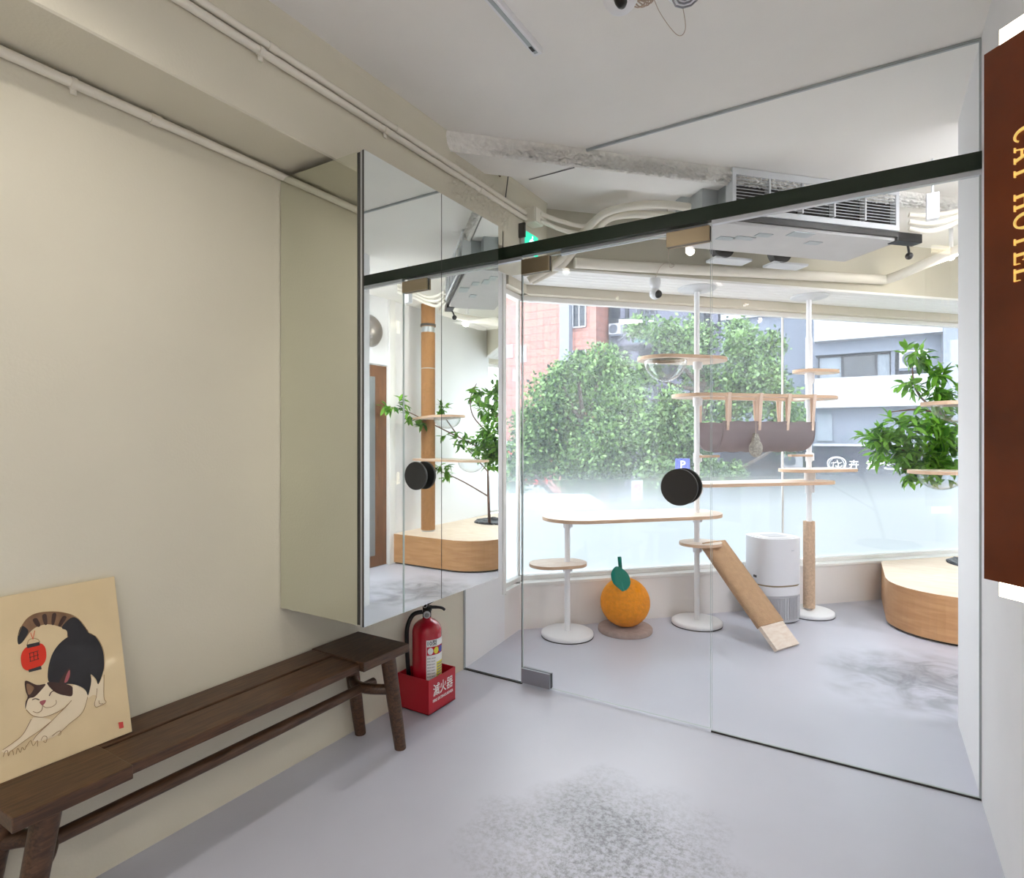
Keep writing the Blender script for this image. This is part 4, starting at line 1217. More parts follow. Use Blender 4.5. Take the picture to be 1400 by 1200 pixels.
# planter platform, pot liner and tree
pl = thing('planter_platform', 'low curved wooden platform with a round pot hole in the window corner', 'platform', (.7, 5.6, 0))
def outline(off=0.):
    r = .40; x0, y0 = .09 + off, 4.56 + off
    q = [(1.245, y0)]
    for i in range(15):
        a = -math.pi / 2 - math.pi / 2 * i / 14
        q.append((x0 + r + r * math.cos(a), y0 + r + r * math.sin(a)))
    q += [(x0 - .02, 5.60)]
    q += [(.085 + off, 5.62), (1.245, 6.815)]
    return q
hole_c, hole_r = (.79, 5.86), .27
def holed(poly_, z0, z1, m, mi, smi):
    # polygon with a round hole: angular fan between hole and outline
    n = 96; o = []; i_ = []
    for k in range(n):
        a = 2 * math.pi * k / n; c, s = math.cos(a), math.sin(a); best = 9
        for j in range(len(poly_)):
            A, B = poly_[j], poly_[(j + 1) % len(poly_)]
            dx, dy = B[0] - A[0], B[1] - A[1]
            den = c * dy - s * dx
            if abs(den) < 1e-9: continue
            t = ((A[0] - hole_c[0]) * dy - (A[1] - hole_c[1]) * dx) / den
            u = ((A[0] - hole_c[0]) * s - (A[1] - hole_c[1]) * c) / den
            if t > 0 and -1e-6 <= u <= 1 + 1e-6: best = min(best, t)
        o.append((hole_c[0] + c * best, hole_c[1] + s * best)); i_.append((hole_c[0] + c * hole_r, hole_c[1] + s * hole_r))
    m.ring(o, i_, z0, z1, mi, smi)
p = MB(); holed(outline(), .292, .312, p, 0, 1); p.build('top', [M['planter_top'], M['planter_wood']], pl)
p = MB(); p.prism(outline(.003), .018, .292, 0); p.build('front', M['planter_wood'], pl)
p = MB(); p.prism(outline(.03), 0, .018, 0); p.build('plinth', M['black'], pl)
pp = thing('pot_liner', 'crumpled black plastic pot liner set into the platform hole', 'pot', (hole_c[0], hole_c[1], .293))
p = MB(); rg = np.random.default_rng(3); vs = []; fs = []; n = 48
for j, (r, z) in enumerate(((.262, .294), (.264, .318), (.25, .330), (.235, .318), (.20, .300), (.0001, .296))):
    for k in range(n):
        a = 2 * math.pi * k / n
        w_ = 1 + (.02 * rg.standard_normal() if 0 < j < 5 else 0)
        vs.append((hole_c[0] + r * w_ * math.cos(a), hole_c[1] + r * w_ * math.sin(a), z + (.004 * rg.standard_normal() if 0 < j < 4 else 0)))
for j in range(5):
    for k in range(n): fs.append((j * n + k, j * n + (k + 1) % n, (j + 1) * n + (k + 1) % n, (j + 1) * n + k))
p.add(vs, fs, 0, False); p.build('liner', M['soil_bag'], pp)

it = thing('potted_tree', 'leaning indoor tree with slender green leaves growing from the platform', 'tree', (.86, 5.84, .30))
br = [
 [(.88, 5.84, .30), (.84, 5.76, .62), (.78, 5.66, .92), (.70, 5.55, 1.15), (.60, 5.42, 1.35)],
 [(.78, 5.66, .92), (.62, 5.45, 1.08), (.40, 5.25, 1.16), (.20, 5.12, 1.22), (.06, 5.08, 1.30)],
 [(.60, 5.42, 1.35), (.45, 5.28, 1.48), (.30, 5.18, 1.62), (.26, 5.16, 1.80), (.28, 5.15, 1.95)],
 [(.60, 5.42, 1.35), (.72, 5.28, 1.55), (.70, 5.2, 1.75), (.62, 5.2, 1.9)],
 [(.70, 5.55, 1.15), (.86, 5.2, 1.32), (1.0, 4.85, 1.48), (1.08, 4.55, 1.60), (1.10, 4.38, 1.62)],
 [(.84, 5.76, .62), (.96, 5.45, .80), (1.06, 5.2, .92), (1.1, 4.95, 1.0)],
 [(.40, 5.25, 1.16), (.30, 5.12, 1.10), (.20, 5.05, 1.08)],
 [(.45, 5.28, 1.48), (.30, 5.3, 1.52), (.12, 5.18, 1.50)],
 [(.78, 5.66, .92), (.92, 5.58, 1.10), (1.0, 5.5, 1.22)],
 [(.70, 5.55, 1.15), (.52, 5.75, 1.3), (.42, 5.82, 1.45)],
 [(.86, 5.2, 1.32), (.98, 5.15, 1.5), (1.05, 5.1, 1.62)],
]
p = MB()
for i, q in enumerate(br):
    sp_ = smooth_path(q, 5); k = len(sp_)
    r0 = .017 if i == 0 else .008
    p.tube(sp_, [r0 * (1 - .75 * j / k) + .0012 for j in range(k)], 8)
p.build('trunk', M['bark'], it)
rg = np.random.default_rng(12)
vs = []; fs = []
def leaf(p0, d, L, w):
    d = d / np.linalg.norm(d)
    s = np.cross(d, np.array((0, 0, 1.)) + rg.normal(0, .35, 3)); s /= np.linalg.norm(s) + 1e-9
    n = np.cross(s, d)
    o = len(vs)
    for t, ww, dn in ((0, .10, 0), (.35, 1, .0), (.7, .8, -.06), (1, .02, -.16)):
        c = p0 + d * L * t + n * L * dn
        vs.append(tuple(c + s * w * ww + n * w * .35 * ww)); vs.append(tuple(c)); vs.append(tuple(c - s * w * ww + n * w * .35 * ww))
    for j in range(3):
        a = o + j * 3
        fs.append((a, a + 1, a + 4, a + 3)); fs.append((a + 1, a + 2, a + 5, a + 4))
def spray(c, n, spread, L=(.07, .12)):
    for _ in range(n):
        off = rg.normal(0, 1, 3); off = off / np.linalg.norm(off) * spread * rg.random() ** .5
        root = np.array(c) + off
        k = rg.integers(5, 9); hub = rg.normal(0, 1, 3) * np.array((1, 1, .5)) + np.array((-.2, -.2, -.1)); hub /= np.linalg.norm(hub)
        for j in range(k):
            d = hub * .7 + rg.normal(0, .6, 3); d[2] -= .15
            leaf(root + hub * .01 * j, d, rg.uniform(*L), rg.uniform(.014, .021))
for c, n, s in (((.06, 5.10, 1.30), 13, .11), ((.16, 5.10, 1.20), 9, .12), ((.20, 5.08, 1.36), 8, .12), ((.30, 5.15, 1.28), 10, .14), ((.34, 5.12, 1.12), 9, .13), ((.42, 5.2, 1.40), 10, .15),
                ((.44, 5.22, 1.18), 9, .15), ((.26, 5.18, 1.68), 4, .07), ((.28, 5.15, 1.92), 5, .08), ((.36, 5.2, 1.78), 5, .10), ((.40, 5.2, 1.62), 6, .12), ((.55, 5.3, 1.55), 8, .16), ((.65, 5.25, 1.8), 5, .12),
                ((.60, 5.35, 1.25), 9, .18), ((.50, 5.4, 1.05), 6, .15), ((1.05, 4.40, 1.62), 4, .06), ((1.02, 4.58, 1.58), 3, .06), ((1.02, 4.8, 1.5), 4, .09), ((1.02, 4.98, 1.0), 6, .07), ((1.03, 5.22, .92), 4, .09),
                ((1.00, 5.5, 1.22), 4, .07), ((.42, 5.82, 1.45), 6, .12), ((.86, 5.2, 1.34), 5, .14), ((1.0, 5.1, 1.62), 5, .07), ((.75, 5.45, 1.2), 5, .16), ((.30, 5.06, 1.07), 5, .10)):
    spray(c, int(n * (1.6 if c[0] < .66 else 1.0)), s)
p = MB(); p.add(vs, fs, 0, True); tag(p.build('foliage', M['leaf_room'], it), kind='stuff')

# sisal column with two ledges
kx, ky = 1.035, 4.887
kc = thing('scratching_column', 'thick sisal wrapped column from the platform to the ceiling with two ledges', 'scratching post', (kx, ky, .313))
p = MB()
for z0, z1 in ((.33, 2.05), (2.06, 2.44), (2.50, CEIL - .002)): p.cyl((kx, ky), .075, z0, z1, 36)
p.build('post', M['sisal'], kc)
p = MB(); p.cyl((kx, ky), .068, .313, .332, 30); p.cyl((kx, ky), .069, 2.045, 2.065, 30); p.cyl((kx, ky), .069, 2.43, 2.505, 30); p.build('core', M['grey_metal'], kc)
p = MB(); p.cyl((kx, ky), .082, 2.505, 2.53, 30); p.build('band', M['charcoal'], kc)
def ledge(end, r, z):
    a = math.atan2(end[1] - ky, end[0] - kx); L = math.hypot(end[0] - kx, end[1] - ky)
    T = Matrix.Translation((kx, ky, 0)) @ Matrix.Rotation(a, 4, 'Z')
    out = stadium(0, L - r * .0, 0, r); 
    m = MB(); m.prism(out, z, z + .022, 0, T, 1); m.build('ledge', [M['birch'], M['ply_edge']], kc, bevel=.002)
    m = MB(); c = T @ Vector((L - .02, 0, 0)); m.sphere((c.x, c.y, z), r * .80, 0, 32, (1, 1, .82), -90, 0); m.sphere((c.x, c.y, z), r * .765, 0, 32, (1, 1, .82), -90, 0); m.build('clear_bowl', M['acrylic'], kc)
ledge((.43, 4.45), .165, 1.505)
ledge((.375, 4.78), .165, 1.070)

# air conditioner hung from the ceiling, parallel to the street
F0 = (-.63, 3.26)
TA = Matrix(((DX[0], EX[0], 0, F0[0]), (DX[1], EX[1], 0, F0[1]), (0, 0, 1, 0), (0, 0, 0, 1)))
ac = thing('ceiling_air_conditioner', 'grey ceiling air conditioner with louvred grille behind the header', 'air conditioner', (F0[0] + .3, F0[1] + .5, 2.45))
p = MB(); p.box((.0, .05, 2.505), (1.10, .46, CEIL - .004), 0, TA); p.build('casing', M['grey_metal'], ac, bevel=.003)
p = MB(); p.box((.0, -.01, 2.500), (1.10, .05, 2.528), 0, TA); p.box((.0, -.01, 2.705), (1.10, .05, CEIL - .004), 0, TA); p.box((.0, -.01, 2.525), (.022, .05, 2.705), 0, TA); p.box((1.078, -.01, 2.525), (1.10, .05, 2.705), 0, TA)
for k in range(1, 5): p.box((.022 + 1.056 * k / 5 - .005, -.008, 2.54), (.022 + 1.056 * k / 5 + .005, .04, 2.705), 0, TA)
go = p.build('grille_frame', M['light_metal'], ac)
p = MB()
for k in range(10):
    z = 2.530 + k * .0172
    p.add([(.022, -.004, z), (1.078, -.004, z), (1.078, .018, z + .010), (.022, .018, z + .010), (.022, -.004, z + .003), (1.078, -.004, z + .003), (1.078, .018, z + .013), (.022, .018, z + .013)],
          [(0, 3, 2, 1), (4, 5, 6, 7), (0, 1, 5, 4), (1, 2, 6, 5), (2, 3, 7, 6), (3, 0, 4, 7)], 0, False, TA)
p.build('louvres', M['light_metal'], go)
p = MB(); p.box((.02, .03, 2.54), (1.08, .048, 2.705), 0, TA); p.build('grille_back', M['dark'], ac)
p = MB(); p.box((-.06, .02, 2.452), (1.14, .43, 2.488), 0, TA); p.build('drip_pan', M['pan'], ac, bevel=.004)
p = MB(); p.box((-.02, .0, 2.468), (1.16, .022, 2.498), 0, TA); p.build('pan_lip', M['charcoal'], ac)
p = MB()
for x0, y0_, w_, h_ in ((.07, .20, .10, .05), (.16, .17, .12, .05), (.25, .10, .09, .05), (.62, .14, .09, .05), (.42, .03, .14, .07)):
    p.box((x0, y0_, 2.448), (x0 + w_, y0_ + h_, 2.453), 0, TA)
p.build('tape_patch', M['grey_metal'], ac)
for x0 in (.22, .64):
    p = MB()
    p.lathe([(.075, 0), (.075, .05)], 28, 0, TA @ Matrix.Translation((x0 + .06, .47, 2.50)) @ Matrix.Rotation(math.radians(-90), 4, 'X'))
    p.box((x0, .47, 2.420), (x0 + .26, .58, 2.434), 1, TA)
    p.build('outlet', [M['charcoal'], M['light_metal']], ac)
p = MB(); p.box((1.10, .0, 2.448), (1.28, .07, 2.500), 0, TA); p.build('pump_box', M['black'], ac, bevel=.003)
p = MB(); q = [TA @ Vector(v) for v in ((1.24, .06, 2.452), (1.27, .08, 2.43), (1.285, .09, 2.40))]
p.tube(smooth_path([tuple(v) for v in q]), .007, 8); p.sphere(tuple(q[-1]), .022, 0, 14); p.build('drain_elbow', M['black'], ac)
p = MB(); p.box((-.10, .12, 2.56), (.0, .40, CEIL - .03), 0, TA); p.build('side_box', M['grey_metal'], ac, bevel=.003)

# pipes on the beam face
def pipe(label, pts, r, name='insulated_pipe', cat='pipe', group=None, mat_='conduit', k=6):
    m = MB(); m.tube(smooth_path(pts, k), r, 14)
    return tag(m.build(name, M[mat_]), label, cat, group)
pipe('thick white drain pipe along the beam above the window bending up at the right', [W(1.30, 3.455, 2.405), W(1.9, 3.455, 2.415), W(2.6, 3.455, 2.435), W(3.2, 3.455, 2.45), W(3.62, 3.452, 2.46), W(3.72, 3.42, 2.465), (.30, 4.86, 2.485), (.462, 4.74, 2.515), (.62, 4.62, 2.56)], .033, 'drain_pipe')
for k in range(2):
    o = .045 * k
    pipe(('outer arched white hose rising to the ceiling left of the air conditioner', 'inner arched white hose rising to the ceiling left of the air conditioner')[k],
         [(-1.84, 3.20 + o, 2.30), (-1.67, 3.27 + o, 2.405 - o * .3), (-1.56, 3.27 + o, 2.505 - o * .4), (-1.43, 3.26 + o, 2.60 - o * .6), (-1.30, 3.25 + o, 2.648 - o * .5), (-1.05, 3.29 + o, 2.645 - o), (-.80, 3.40 + o, 2.60 - o), (-.70, 3.46 + o, 2.59 - o)], .023 if k == 0 else .021, 'hose', 'hose')
for k in range(3):
    pipe(('topmost', 'middle', 'lowest')[k] + ' of the three pale hoses right of the air conditioner', [(.19, 4.10, 2.60 - .04 * k), (.30, 4.13, 2.585 - .045 * k), (.44, 4.16, 2.60 - .03 * k), (.56, 4.10, 2.66 - .03 * k), (.66, 4.0, 2.70 - .03 * k)], .015, 'hose', 'hose')
wbx = thing('ceiling_box', 'thin white box hanging from the ceiling by the right wall', 'box', (.275, 3.706, 2.44))
p = MB(); p.box((.245, 3.685, 2.43), (.300, 3.73, 2.565)); p.build('box', M['white'], wbx, bevel=.004)
p = MB(); p.cyl((.272, 3.707), .006, 2.56, CEIL, 8); p.build('rod', M['white'], wbx)
ln = thing('bulb_lamp', 'small bright round lamp beside the pipe bend at the right', 'lamp', (.44, 4.80, 2.48))
p = MB(); p.sphere((.452, 4.80, 2.50), .022, 0, 16); p.build('bulb', M['lamp_white'], ln)
p = MB(); p.cyl((.452, 4.80), .012, 2.52, CEIL, 10); p.build('stem', M['white'], ln)
l = bpy.data.lights.new('bulb_light', 'POINT'); l.energy = 5; l.shadow_soft_size = .03; l.color = (1, .95, .86)
lo = bpy.data.objects.new('bulb_light', l); COL.objects.link(lo); lo.location = (.452, 4.77, 2.46)
for y_, lab in ((2.35, 'added square white fill panel in the recess behind the sign wall, far from the window'), (3.0, 'added square white fill panel in the recess behind the wall end, nearer the window')):  # extra light for the cat room, added out of view behind the wall
    cl2 = thing('fill_lamp', lab, 'fill lamp', (.88, y_ + .28, CEIL - .05))
    p = MB(); p.box((.56, y_, CEIL - .05), (1.20, y_ + .56, CEIL)); p.build('housing', M['white'], cl2, bevel=.005)
    p = MB(); p.box((.58, y_ + .02, CEIL - .053), (1.18, y_ + .54, CEIL - .051)); p.build('diffuser', mat('fill_panel_glow_cool', (.93, .96, 1, 1), .5, emit=26), cl2)
rd = thing('wall_disc', 'round grey disc on the wall above the brown door', 'wall disc', (1.24, 4.27, 2.22))
p = MB(); p.lathe([(.0, 0), (.15, 0), (.16, .012), (.13, .05), (.03, .065), (0, .066)], 40, 0, basis((0, -1, 0), (0, 0, 1), (1.249, 4.24, 2.38))); p.build('disc', M['disc_grey'], rd)

# ------------------------------------------------------------------ across the street
GZ = -1.8
b = MB(); b.box((-30, 4.6, GZ - .2), (22, 40, GZ))
struct(b.build('street_ground', M['asphalt'], keep_origin=True))
b = MB(); b.prism([W(-2, 4.1), W(9, 4.1), W(9, 4.6), W(-2, 4.6)], GZ, -.06)
struct(b.build('pavement', M['asphalt'], keep_origin=True))

# white building with the flower shop, facing -Y
wb = thing('white_building', 'white tiled building with a dark flower shop front across the street', 'building', (0, 18.5, GZ))
FY = 17.0
p = MB(); p.box((-1.25, FY, 3.82), (1.45, FY + 5, 8.5)); p.box((-1.25, FY, 2.10), (1.45, FY + .4, 2.86)); p.build('white_band', M['facade_white'], wb)
p = MB(); p.box((-1.25, FY + .35, 1.15), (1.45, FY + 5, 2.10)); p.box((-1.25, FY + .35, 3.50), (1.45, FY + 5, 3.82)); p.box((-1.25, FY + .9, 2.86), (1.45, FY + 5, 3.5)); p.box((1.20, FY + .3, 2.86), (1.45, FY + 5, 3.5)); p.build('recess_wall', M['facade_grey'], wb)
p = MB(); p.box((1.45, FY - .05, GZ), (4.5, FY + 5, 8.5)); p.build('side_pier', M['facade_grey'], wb)
for i, (x0, x1, mt) in enumerate(((-1.18, -.62, 'curtain'), (-.62, .12, 'win_dark'), (.12, .44, 'curtain'))):
    p = MB(); p.box((x0, FY + .50, 2.86), (x1, FY + .60, 3.48)); wo = p.build('window', M[mt], wb)
    p = MB()
    for (a0, a1, c0, c1) in ((x0, x0 + .03, 2.86, 3.48), (x1 - .03, x1, 2.86, 3.48), (x0, x1, 3.44, 3.48), (x0, x1, 2.86, 2.89)): p.box((a0, FY + .46, c0), (a1, FY + .52, c1))
    p.build('window_frame', M['facade_dark'], wo)
p = MB(); p.box((.44, FY + .40, 2.86), (.52, FY + .6, 3.5)); p.build('pilaster', M['facade_grey'], wb)
p = MB(); p.box((-1.25, FY - .12, GZ), (1.45, FY + 4, 1.15)); p.build('shop_front', M['shop_navy'], wb)
p = MB(); p.box((-1.25, FY - .18, 1.12), (1.45, FY - .02, 1.18)); p.build('fascia_trim', M['facade_white'], wb)
p = MB(); p.box((-1.2, FY + .30, 1.25), (-.85, FY + .34, 1.95)); p.build('small_window', M['curtain'], wb)
sg = MB()
ysg = FY - .125
Tsg = basis((1, 0, 0), (0, 0, 1), (0, ysg, 0))
lx = -.73; lz = .66
q = [(lx + .20 * math.cos(a) * (1 + .06 * math.sin(3 * a)), lz + .20 * math.sin(a) * (1 + .06 * math.cos(2 * a))) for a in np.linspace(0, 2 * math.pi, 33)]
vs, fs = ribbon(q, .020); sg.add([(a[0], a[1], .004) for a in vs], fs, 0, False, Tsg)
q = [(lx + .165 * math.cos(a), lz + .165 * math.sin(a)) for a in np.linspace(0, 2 * math.pi, 33)]
vs, fs = ribbon(q, .010); sg.add([(a[0], a[1], .004) for a in vs], fs, 0, False, Tsg)
for q in ([(-.12, -.06), (-.08, -.07), (-.07, .06), (-.12, .02)], [(-.07, .03), (.03, .07), (.0, .12)], [(.02, .09), (.04, -.03), (.0, -.09)], [(.0, -.05), (.07, -.07), (.13, -.02)], [(.05, .03), (.11, .05)], [(-.03, -.03), (.03, -.06), (-.02, -.12)]):
    vs, fs = ribbon([(lx + a, lz + c) for a, c in q], .018); sg.add([(a[0], a[1], .004) for a in vs], fs, 0, False, Tsg)
sg.build('shop_emblem', M['print_white'], wb); sg = MB()
vs, fs = text_mesh('卉  堂', .235, .004, 1., .001); sg.add(vs, fs, 0, False, basis((1, 0, 0), (0, 0, 1), (-.17, ysg - .004, lz - .01)))
vs, fs = text_mesh('HUITANG', .145, .004, 1.3, .001); sg.add(vs, fs, 0, False, basis((1, 0, 0), (0, 0, 1), (.58, ysg - .004, lz + .04)))
vs, fs = text_mesh('Flowers & Plants', .085, .004, 1.05); sg.add(vs, fs, 0, False, basis((1, 0, 0), (0, 0, 1), (.58, ysg - .004, lz - .08)))
sg.build('shop_lettering', M['print_white'], wb)

def outdoor_unit(label, x0, x1, y, z0, z1, group='outdoor air conditioners'):
    r = thing('outdoor_unit', label, 'air conditioner', ((x0 + x1) / 2, y + .15, z0), group)
    m = MB(); m.box((x0, y, z0), (x1, y + .3, z1)); m.build('case', M['facade_white'], r, bevel=.01)
    cx_, cz_ = x0 + (x1 - x0) * .40, (z0 + z1) / 2; rr_ = min((z1 - z0) * .40, (x1 - x0) * .36)
    m = MB()
    T = basis((1, 0, 0), (0, 0, 1), (cx_, y - .004, cz_))
    for k in range(4): m.tube([(rr_ * (k + 1) / 4 * math.cos(a), rr_ * (k + 1) / 4 * math.sin(a), 0) for a in np.linspace(0, 2 * math.pi, 25)[:-1]], .008, 5, 0, True, T)
    for a in np.linspace(0, math.pi, 7)[:-1]: m.tube([(rr_ * math.cos(a), rr_ * math.sin(a), 0), (-rr_ * math.cos(a), -rr_ * math.sin(a), 0)], .006, 5, 0, False, T)
    m.build('fan_guard', M['facade_grey'], r)
    m = MB(); m.lathe([(0, 0), (rr_, 0), (rr_, .003)], 28, 0, T @ Matrix.Translation((0, 0, -.002))); m.build('fan_opening', M['facade_dark'], r)
    m = MB(); m.box((x0, y + .05, z0 - .05), (x1, y + .26, z0 - .001)); m.build('bracket', M['facade_grey'], r)
outdoor_unit('white outdoor air conditioner beside the window of the white building', .60, 1.18, FY + .12, 3.02, 3.46)

# set back grey building between the trees
gb = thing('pale_grey_building', 'pale grey set back building seen through the right tree', 'building', (-2.6, 21, GZ))
p = MB(); p.box((-4.1, 19.6, GZ), (-1.27, 23, 5.1)); p.build('wall', M['facade_grey'], gb)
p = MB(); p.box((-4.1, 19.5, 5.1), (-1.27, 23.1, 5.28)); p.build('parapet', M['facade_white'], gb)
p = MB(); p.box((-3.0, 19.55, 1.30), (-2.0, 19.6, 1.75)); p.build('window', M['win_dark'], gb)
p = MB(); p.box((-4.1, 19.5, GZ), (-1.27, 19.6, .95)); p.build('dark_ground_floor', M['facade_dark'], gb)
for x in (-4.0, -3.55):
    p = MB()
    for k in range(10): p.box((x, 19.5, 2.2 + k * .22), (x + .38, 19.58, 2.32 + k * .22))
    p.build('balcony_screen', M['facade_white'], gb)
outdoor_unit('white outdoor air conditioner low on the pale grey building, left one', -3.1, -2.35, 19.31, 1.0, 1.42)
outdoor_unit('white outdoor air conditioner low on the pale grey building, right one', -2.3, -1.70, 19.21, .45, .85)

# lavender concrete apartment building
lb = thing('lavender_building', 'lavender grey old apartment block with dark recessed balconies', 'building', (-6.3, 22, GZ))
p = MB(); p.box((-8.28, 20.4, GZ), (-4.11, 25, 9.5)); p.build('wall', M['facade_lav'], lb)
for nm, x0, x1, z0, z1 in (('balcony_recess', -8.2, -6.9, 3.55, 4.70), ('balcony_recess', -6.9, -4.6, 3.40, 4.55), ('balcony_recess', -8.25, -7.5, 5.55, 6.6), ('balcony_recess', -5.2, -4.2, 5.0, 6.1)):
    p = MB(); p.box((x0, 20.33, z0), (x1, 20.42, z1)); ro = p.build(nm, M['facade_dark'], lb)
    for k in range(2):
        xa_ = x0 + (x1 - x0) * (.15 + .45 * k)
        m = MB(); m.box((xa_, 20.28, z0 + .15), (xa_ + (x1 - x0) * .25, 20.33, z1 - .25)); m.build('shutter', M['facade_lav' if k else 'win_dark'], ro)
p = MB(); p.add([(-7.0, 20.4, 5.0), (-5.0, 20.4, 5.0), (-5.0, 19.5, 4.70), (-7.0, 19.5, 4.70), (-7.0, 20.4, 4.94), (-5.0, 20.4, 4.94), (-5.0, 19.5, 4.64), (-7.0, 19.5, 4.64)], [(0, 1, 2, 3), (7, 6, 5, 4), (3, 2, 6, 7), (0, 3, 7, 4), (1, 5, 6, 2)]); p.build('awning', M['awning'], lb)
for x0, x1, z0, z1 in ((-7.1, -6.5, 5.7, 6.2), (-6.6, -6.0, 2.2, 3.2), (-6.5, -5.9, .5, 1.4), (-6.6, -6.0, -.3, .3)):
    p = MB(); p.box((x0, 20.36, z0), (x1, 20.41, z1)); wo = p.build('window', M['win_dark'], lb)
    m = MB()
    for k in range(4): m.box((x0 + (x1 - x0) * k / 3 - .015, 20.33, z0), (x0 + (x1 - x0) * k / 3 + .015, 20.37, z1))
    m.box((x0, 20.33, z1 - .03), (x1, 20.37, z1)); m.box((x0, 20.33, z0), (x1, 20.37, z0 + .03)); m.box((x0, 20.33, (z0 + z1) / 2), (x1, 20.37, (z0 + z1) / 2 + .03)); m.build('window_bars', M['facade_lav'], wo)
p = MB(); p.tube([(-7.2, 20.36, 7.0), (-7.2, 20.36, 5.3), (-7.6, 20.36, 5.1), (-7.9, 20.36, 4.9)], .03, 8); p.build('drain', M['pipe_grey'], lb)
outdoor_unit('white outdoor air conditioner high on the lavender block', -8.15, -7.7, 20.05, 5.1, 5.5)

# pink tiled building
pk = thing('pink_tiled_building', 'pink tiled tower with two small windows at the left of the view', 'building', (-11, 20, GZ))
p = MB(); p.box((-16.5, 19.0, GZ), (-9.55, 26, 10)); p.box((-9.55, 19.25, GZ), (-8.30, 26, 10)); p.build('wall', M['tiles'], pk)
p = MB(); p.box((-9.60, 18.95, 3.3), (-9.22, 19.26, 10)); p.build('riser_shaft', M['pipe_grey'], pk)
for z0, z1 in ((5.35, 6.4), (3.55, 4.5)):
    p = MB(); p.box((-9.18, 19.2, z0), (-8.68, 19.27, z1)); wo = p.build('window', M['win_dark'], pk)
    m = MB(); m.box((-9.18, 19.17, z0 - .05), (-8.68, 19.22, z0)); m.box((-8.95, 19.17, z0), (-8.91, 19.21, z1)); m.box((-9.2, 19.17, z0), (-9.16, 19.21, z1)); m.box((-8.70, 19.17, z0), (-8.66, 19.21, z1)); m.build('window_frame', M['facade_white'], wo)
for x, z, w_, h_ in ((-11.9, 4.4, .3, .5), (-11.3, 4.2, .3, .6), (-11.6, 3.5, .35, .4)):
    p = MB(); p.box((x, 18.985, z), (x + w_, 19.0, z + h_)); p.build('bare_patch', M['facade_white'], pk)

# street trees
def street_tree(label, c, clumps, n, leaf_s, ground, trunk, seed):
    r = thing('street_tree', label, 'tree', (c[0], c[1], ground), 'street trees outside the window')
    g = np.random.default_rng(seed)
    Rv = np.array((.8526, .5225, 0)); Fv = np.array((-.5225, .8526, 0))
    cs = [(np.array(c) + Rv * dx + np.array((0, 0, dz)) + Fv * g.uniform(-.7, .9), rr_) for dx, dz, rr_ in clumps]
    wts = np.array([q[1] ** 2 for q in cs]); wts /= wts.sum()
    idx = g.choice(len(cs), n, p=wts)
    dirs = g.normal(0, 1, (n, 3)); dirs /= np.linalg.norm(dirs, axis=1)[:, None]
    rad = (g.random(n) ** .42) * (1 + .14 * g.standard_normal(n))
    pos = np.array([cs[i][0] for i in idx]) + dirs * (rad * np.array([cs[i][1] for i in idx]))[:, None]
    ax = dirs * .5 + g.normal(0, .8, (n, 3)) + np.array((0, 0, -.2)); ax /= np.linalg.norm(ax, axis=1)[:, None]
    sd = np.cross(ax, g.normal(0, 1, (n, 3))); sd /= np.linalg.norm(sd, axis=1)[:, None]
    L = leaf_s * g.uniform(.7, 1.4, n)[:, None]
    V = np.stack([pos, pos + ax * L * .5 + sd * L * .32, pos + ax * L, pos + ax * L * .5 - sd * L * .32], 1).reshape(-1, 3)
    m = MB(); m.v = [tuple(v) for v in V]; m.f = [(4 * i, 4 * i + 1, 4 * i + 2, 4 * i + 3) for i in range(n)]; m.mi = [0] * n; m.sm = [False] * n
    tag(m.build('foliage', M['leaf_street'], r), kind='stuff')
    m = MB(); T0_ = np.array((c[0] + trunk * Rv[0], c[1] + trunk * Rv[1], ground))
    top = np.array((c[0], c[1], c[2] - .2))
    m.tube([tuple(T0_), tuple(T0_ * .6 + top * .4 + np.array((.06, 0, 0))), tuple(top)], [.16, .12, .08], 10)
    for q, rr_ in cs[::2]:
        base = T0_ * .5 + top * .5 if q[2] < c[2] else top
        m.tube(smooth_path([tuple(base), tuple(base * .5 + q * .5 + np.array((0, 0, -.1))), tuple(q)], 4), [.06 * (1 - .08 * k) for k in range(9)], 6)
    m.build('trunk', M['street_bark'], r)
def px_clumps(lst, u0, v0, k): return [((u - u0) * k, (v0 - v) * k, r * k) for u, v, r in lst]
street_tree('broad bushy green street tree filling the left half of the window', (-4.575, 10.1, 1.71),
            px_clumps([(825, 492, 26), (852, 510, 34), (785, 505, 22), (805, 530, 38), (752, 545, 34), (842, 555, 42), (872, 540, 22), (728, 582, 32), (772, 590, 42), (820, 610, 42), (866, 596, 26), (738, 628, 36), (790, 645, 34), (845, 640, 32), (712, 622, 26), (705, 655, 22), (760, 515, 16), (880, 575, 14)], 800, 570, .01375), 30000, .072, GZ, -.3, 1)
street_tree('tall light green street tree behind the hammock', (-3.05, 13.0, 2.55),
            px_clumps([(945, 438, 20), (975, 450, 32), (1012, 438, 28), (1045, 455, 24), (936, 486, 22), (1012, 488, 26), (1052, 492, 38), (1082, 522, 30), (1036, 532, 32), (1000, 540, 22), (1100, 452, 22), (1108, 545, 22), (1118, 580, 18), (925, 425, 18), (1095, 490, 20), (1060, 430, 20)], 1010, 500, .01625), 15000, .085, GZ, -.5, 2)
street_tree('small dense street tree beside the left pole of the climber', (-2.9, 9.9, 1.25),
            px_clumps([(925, 552, 20), (915, 585, 32), (945, 590, 34), (930, 622, 36), (908, 642, 26), (962, 622, 28), (990, 640, 18), (975, 590, 18)], 935, 600, .01275), 16000, .068, GZ, .1, 3)
street_tree('low dark street tree behind the no parking sign', (-3.9, 11.6, .75),
            px_clumps([(880, 640, 24), (850, 655, 22), (1010, 645, 20), (1040, 640, 16)], 935, 630, .0150), 6500, .08, GZ, .2, 4)

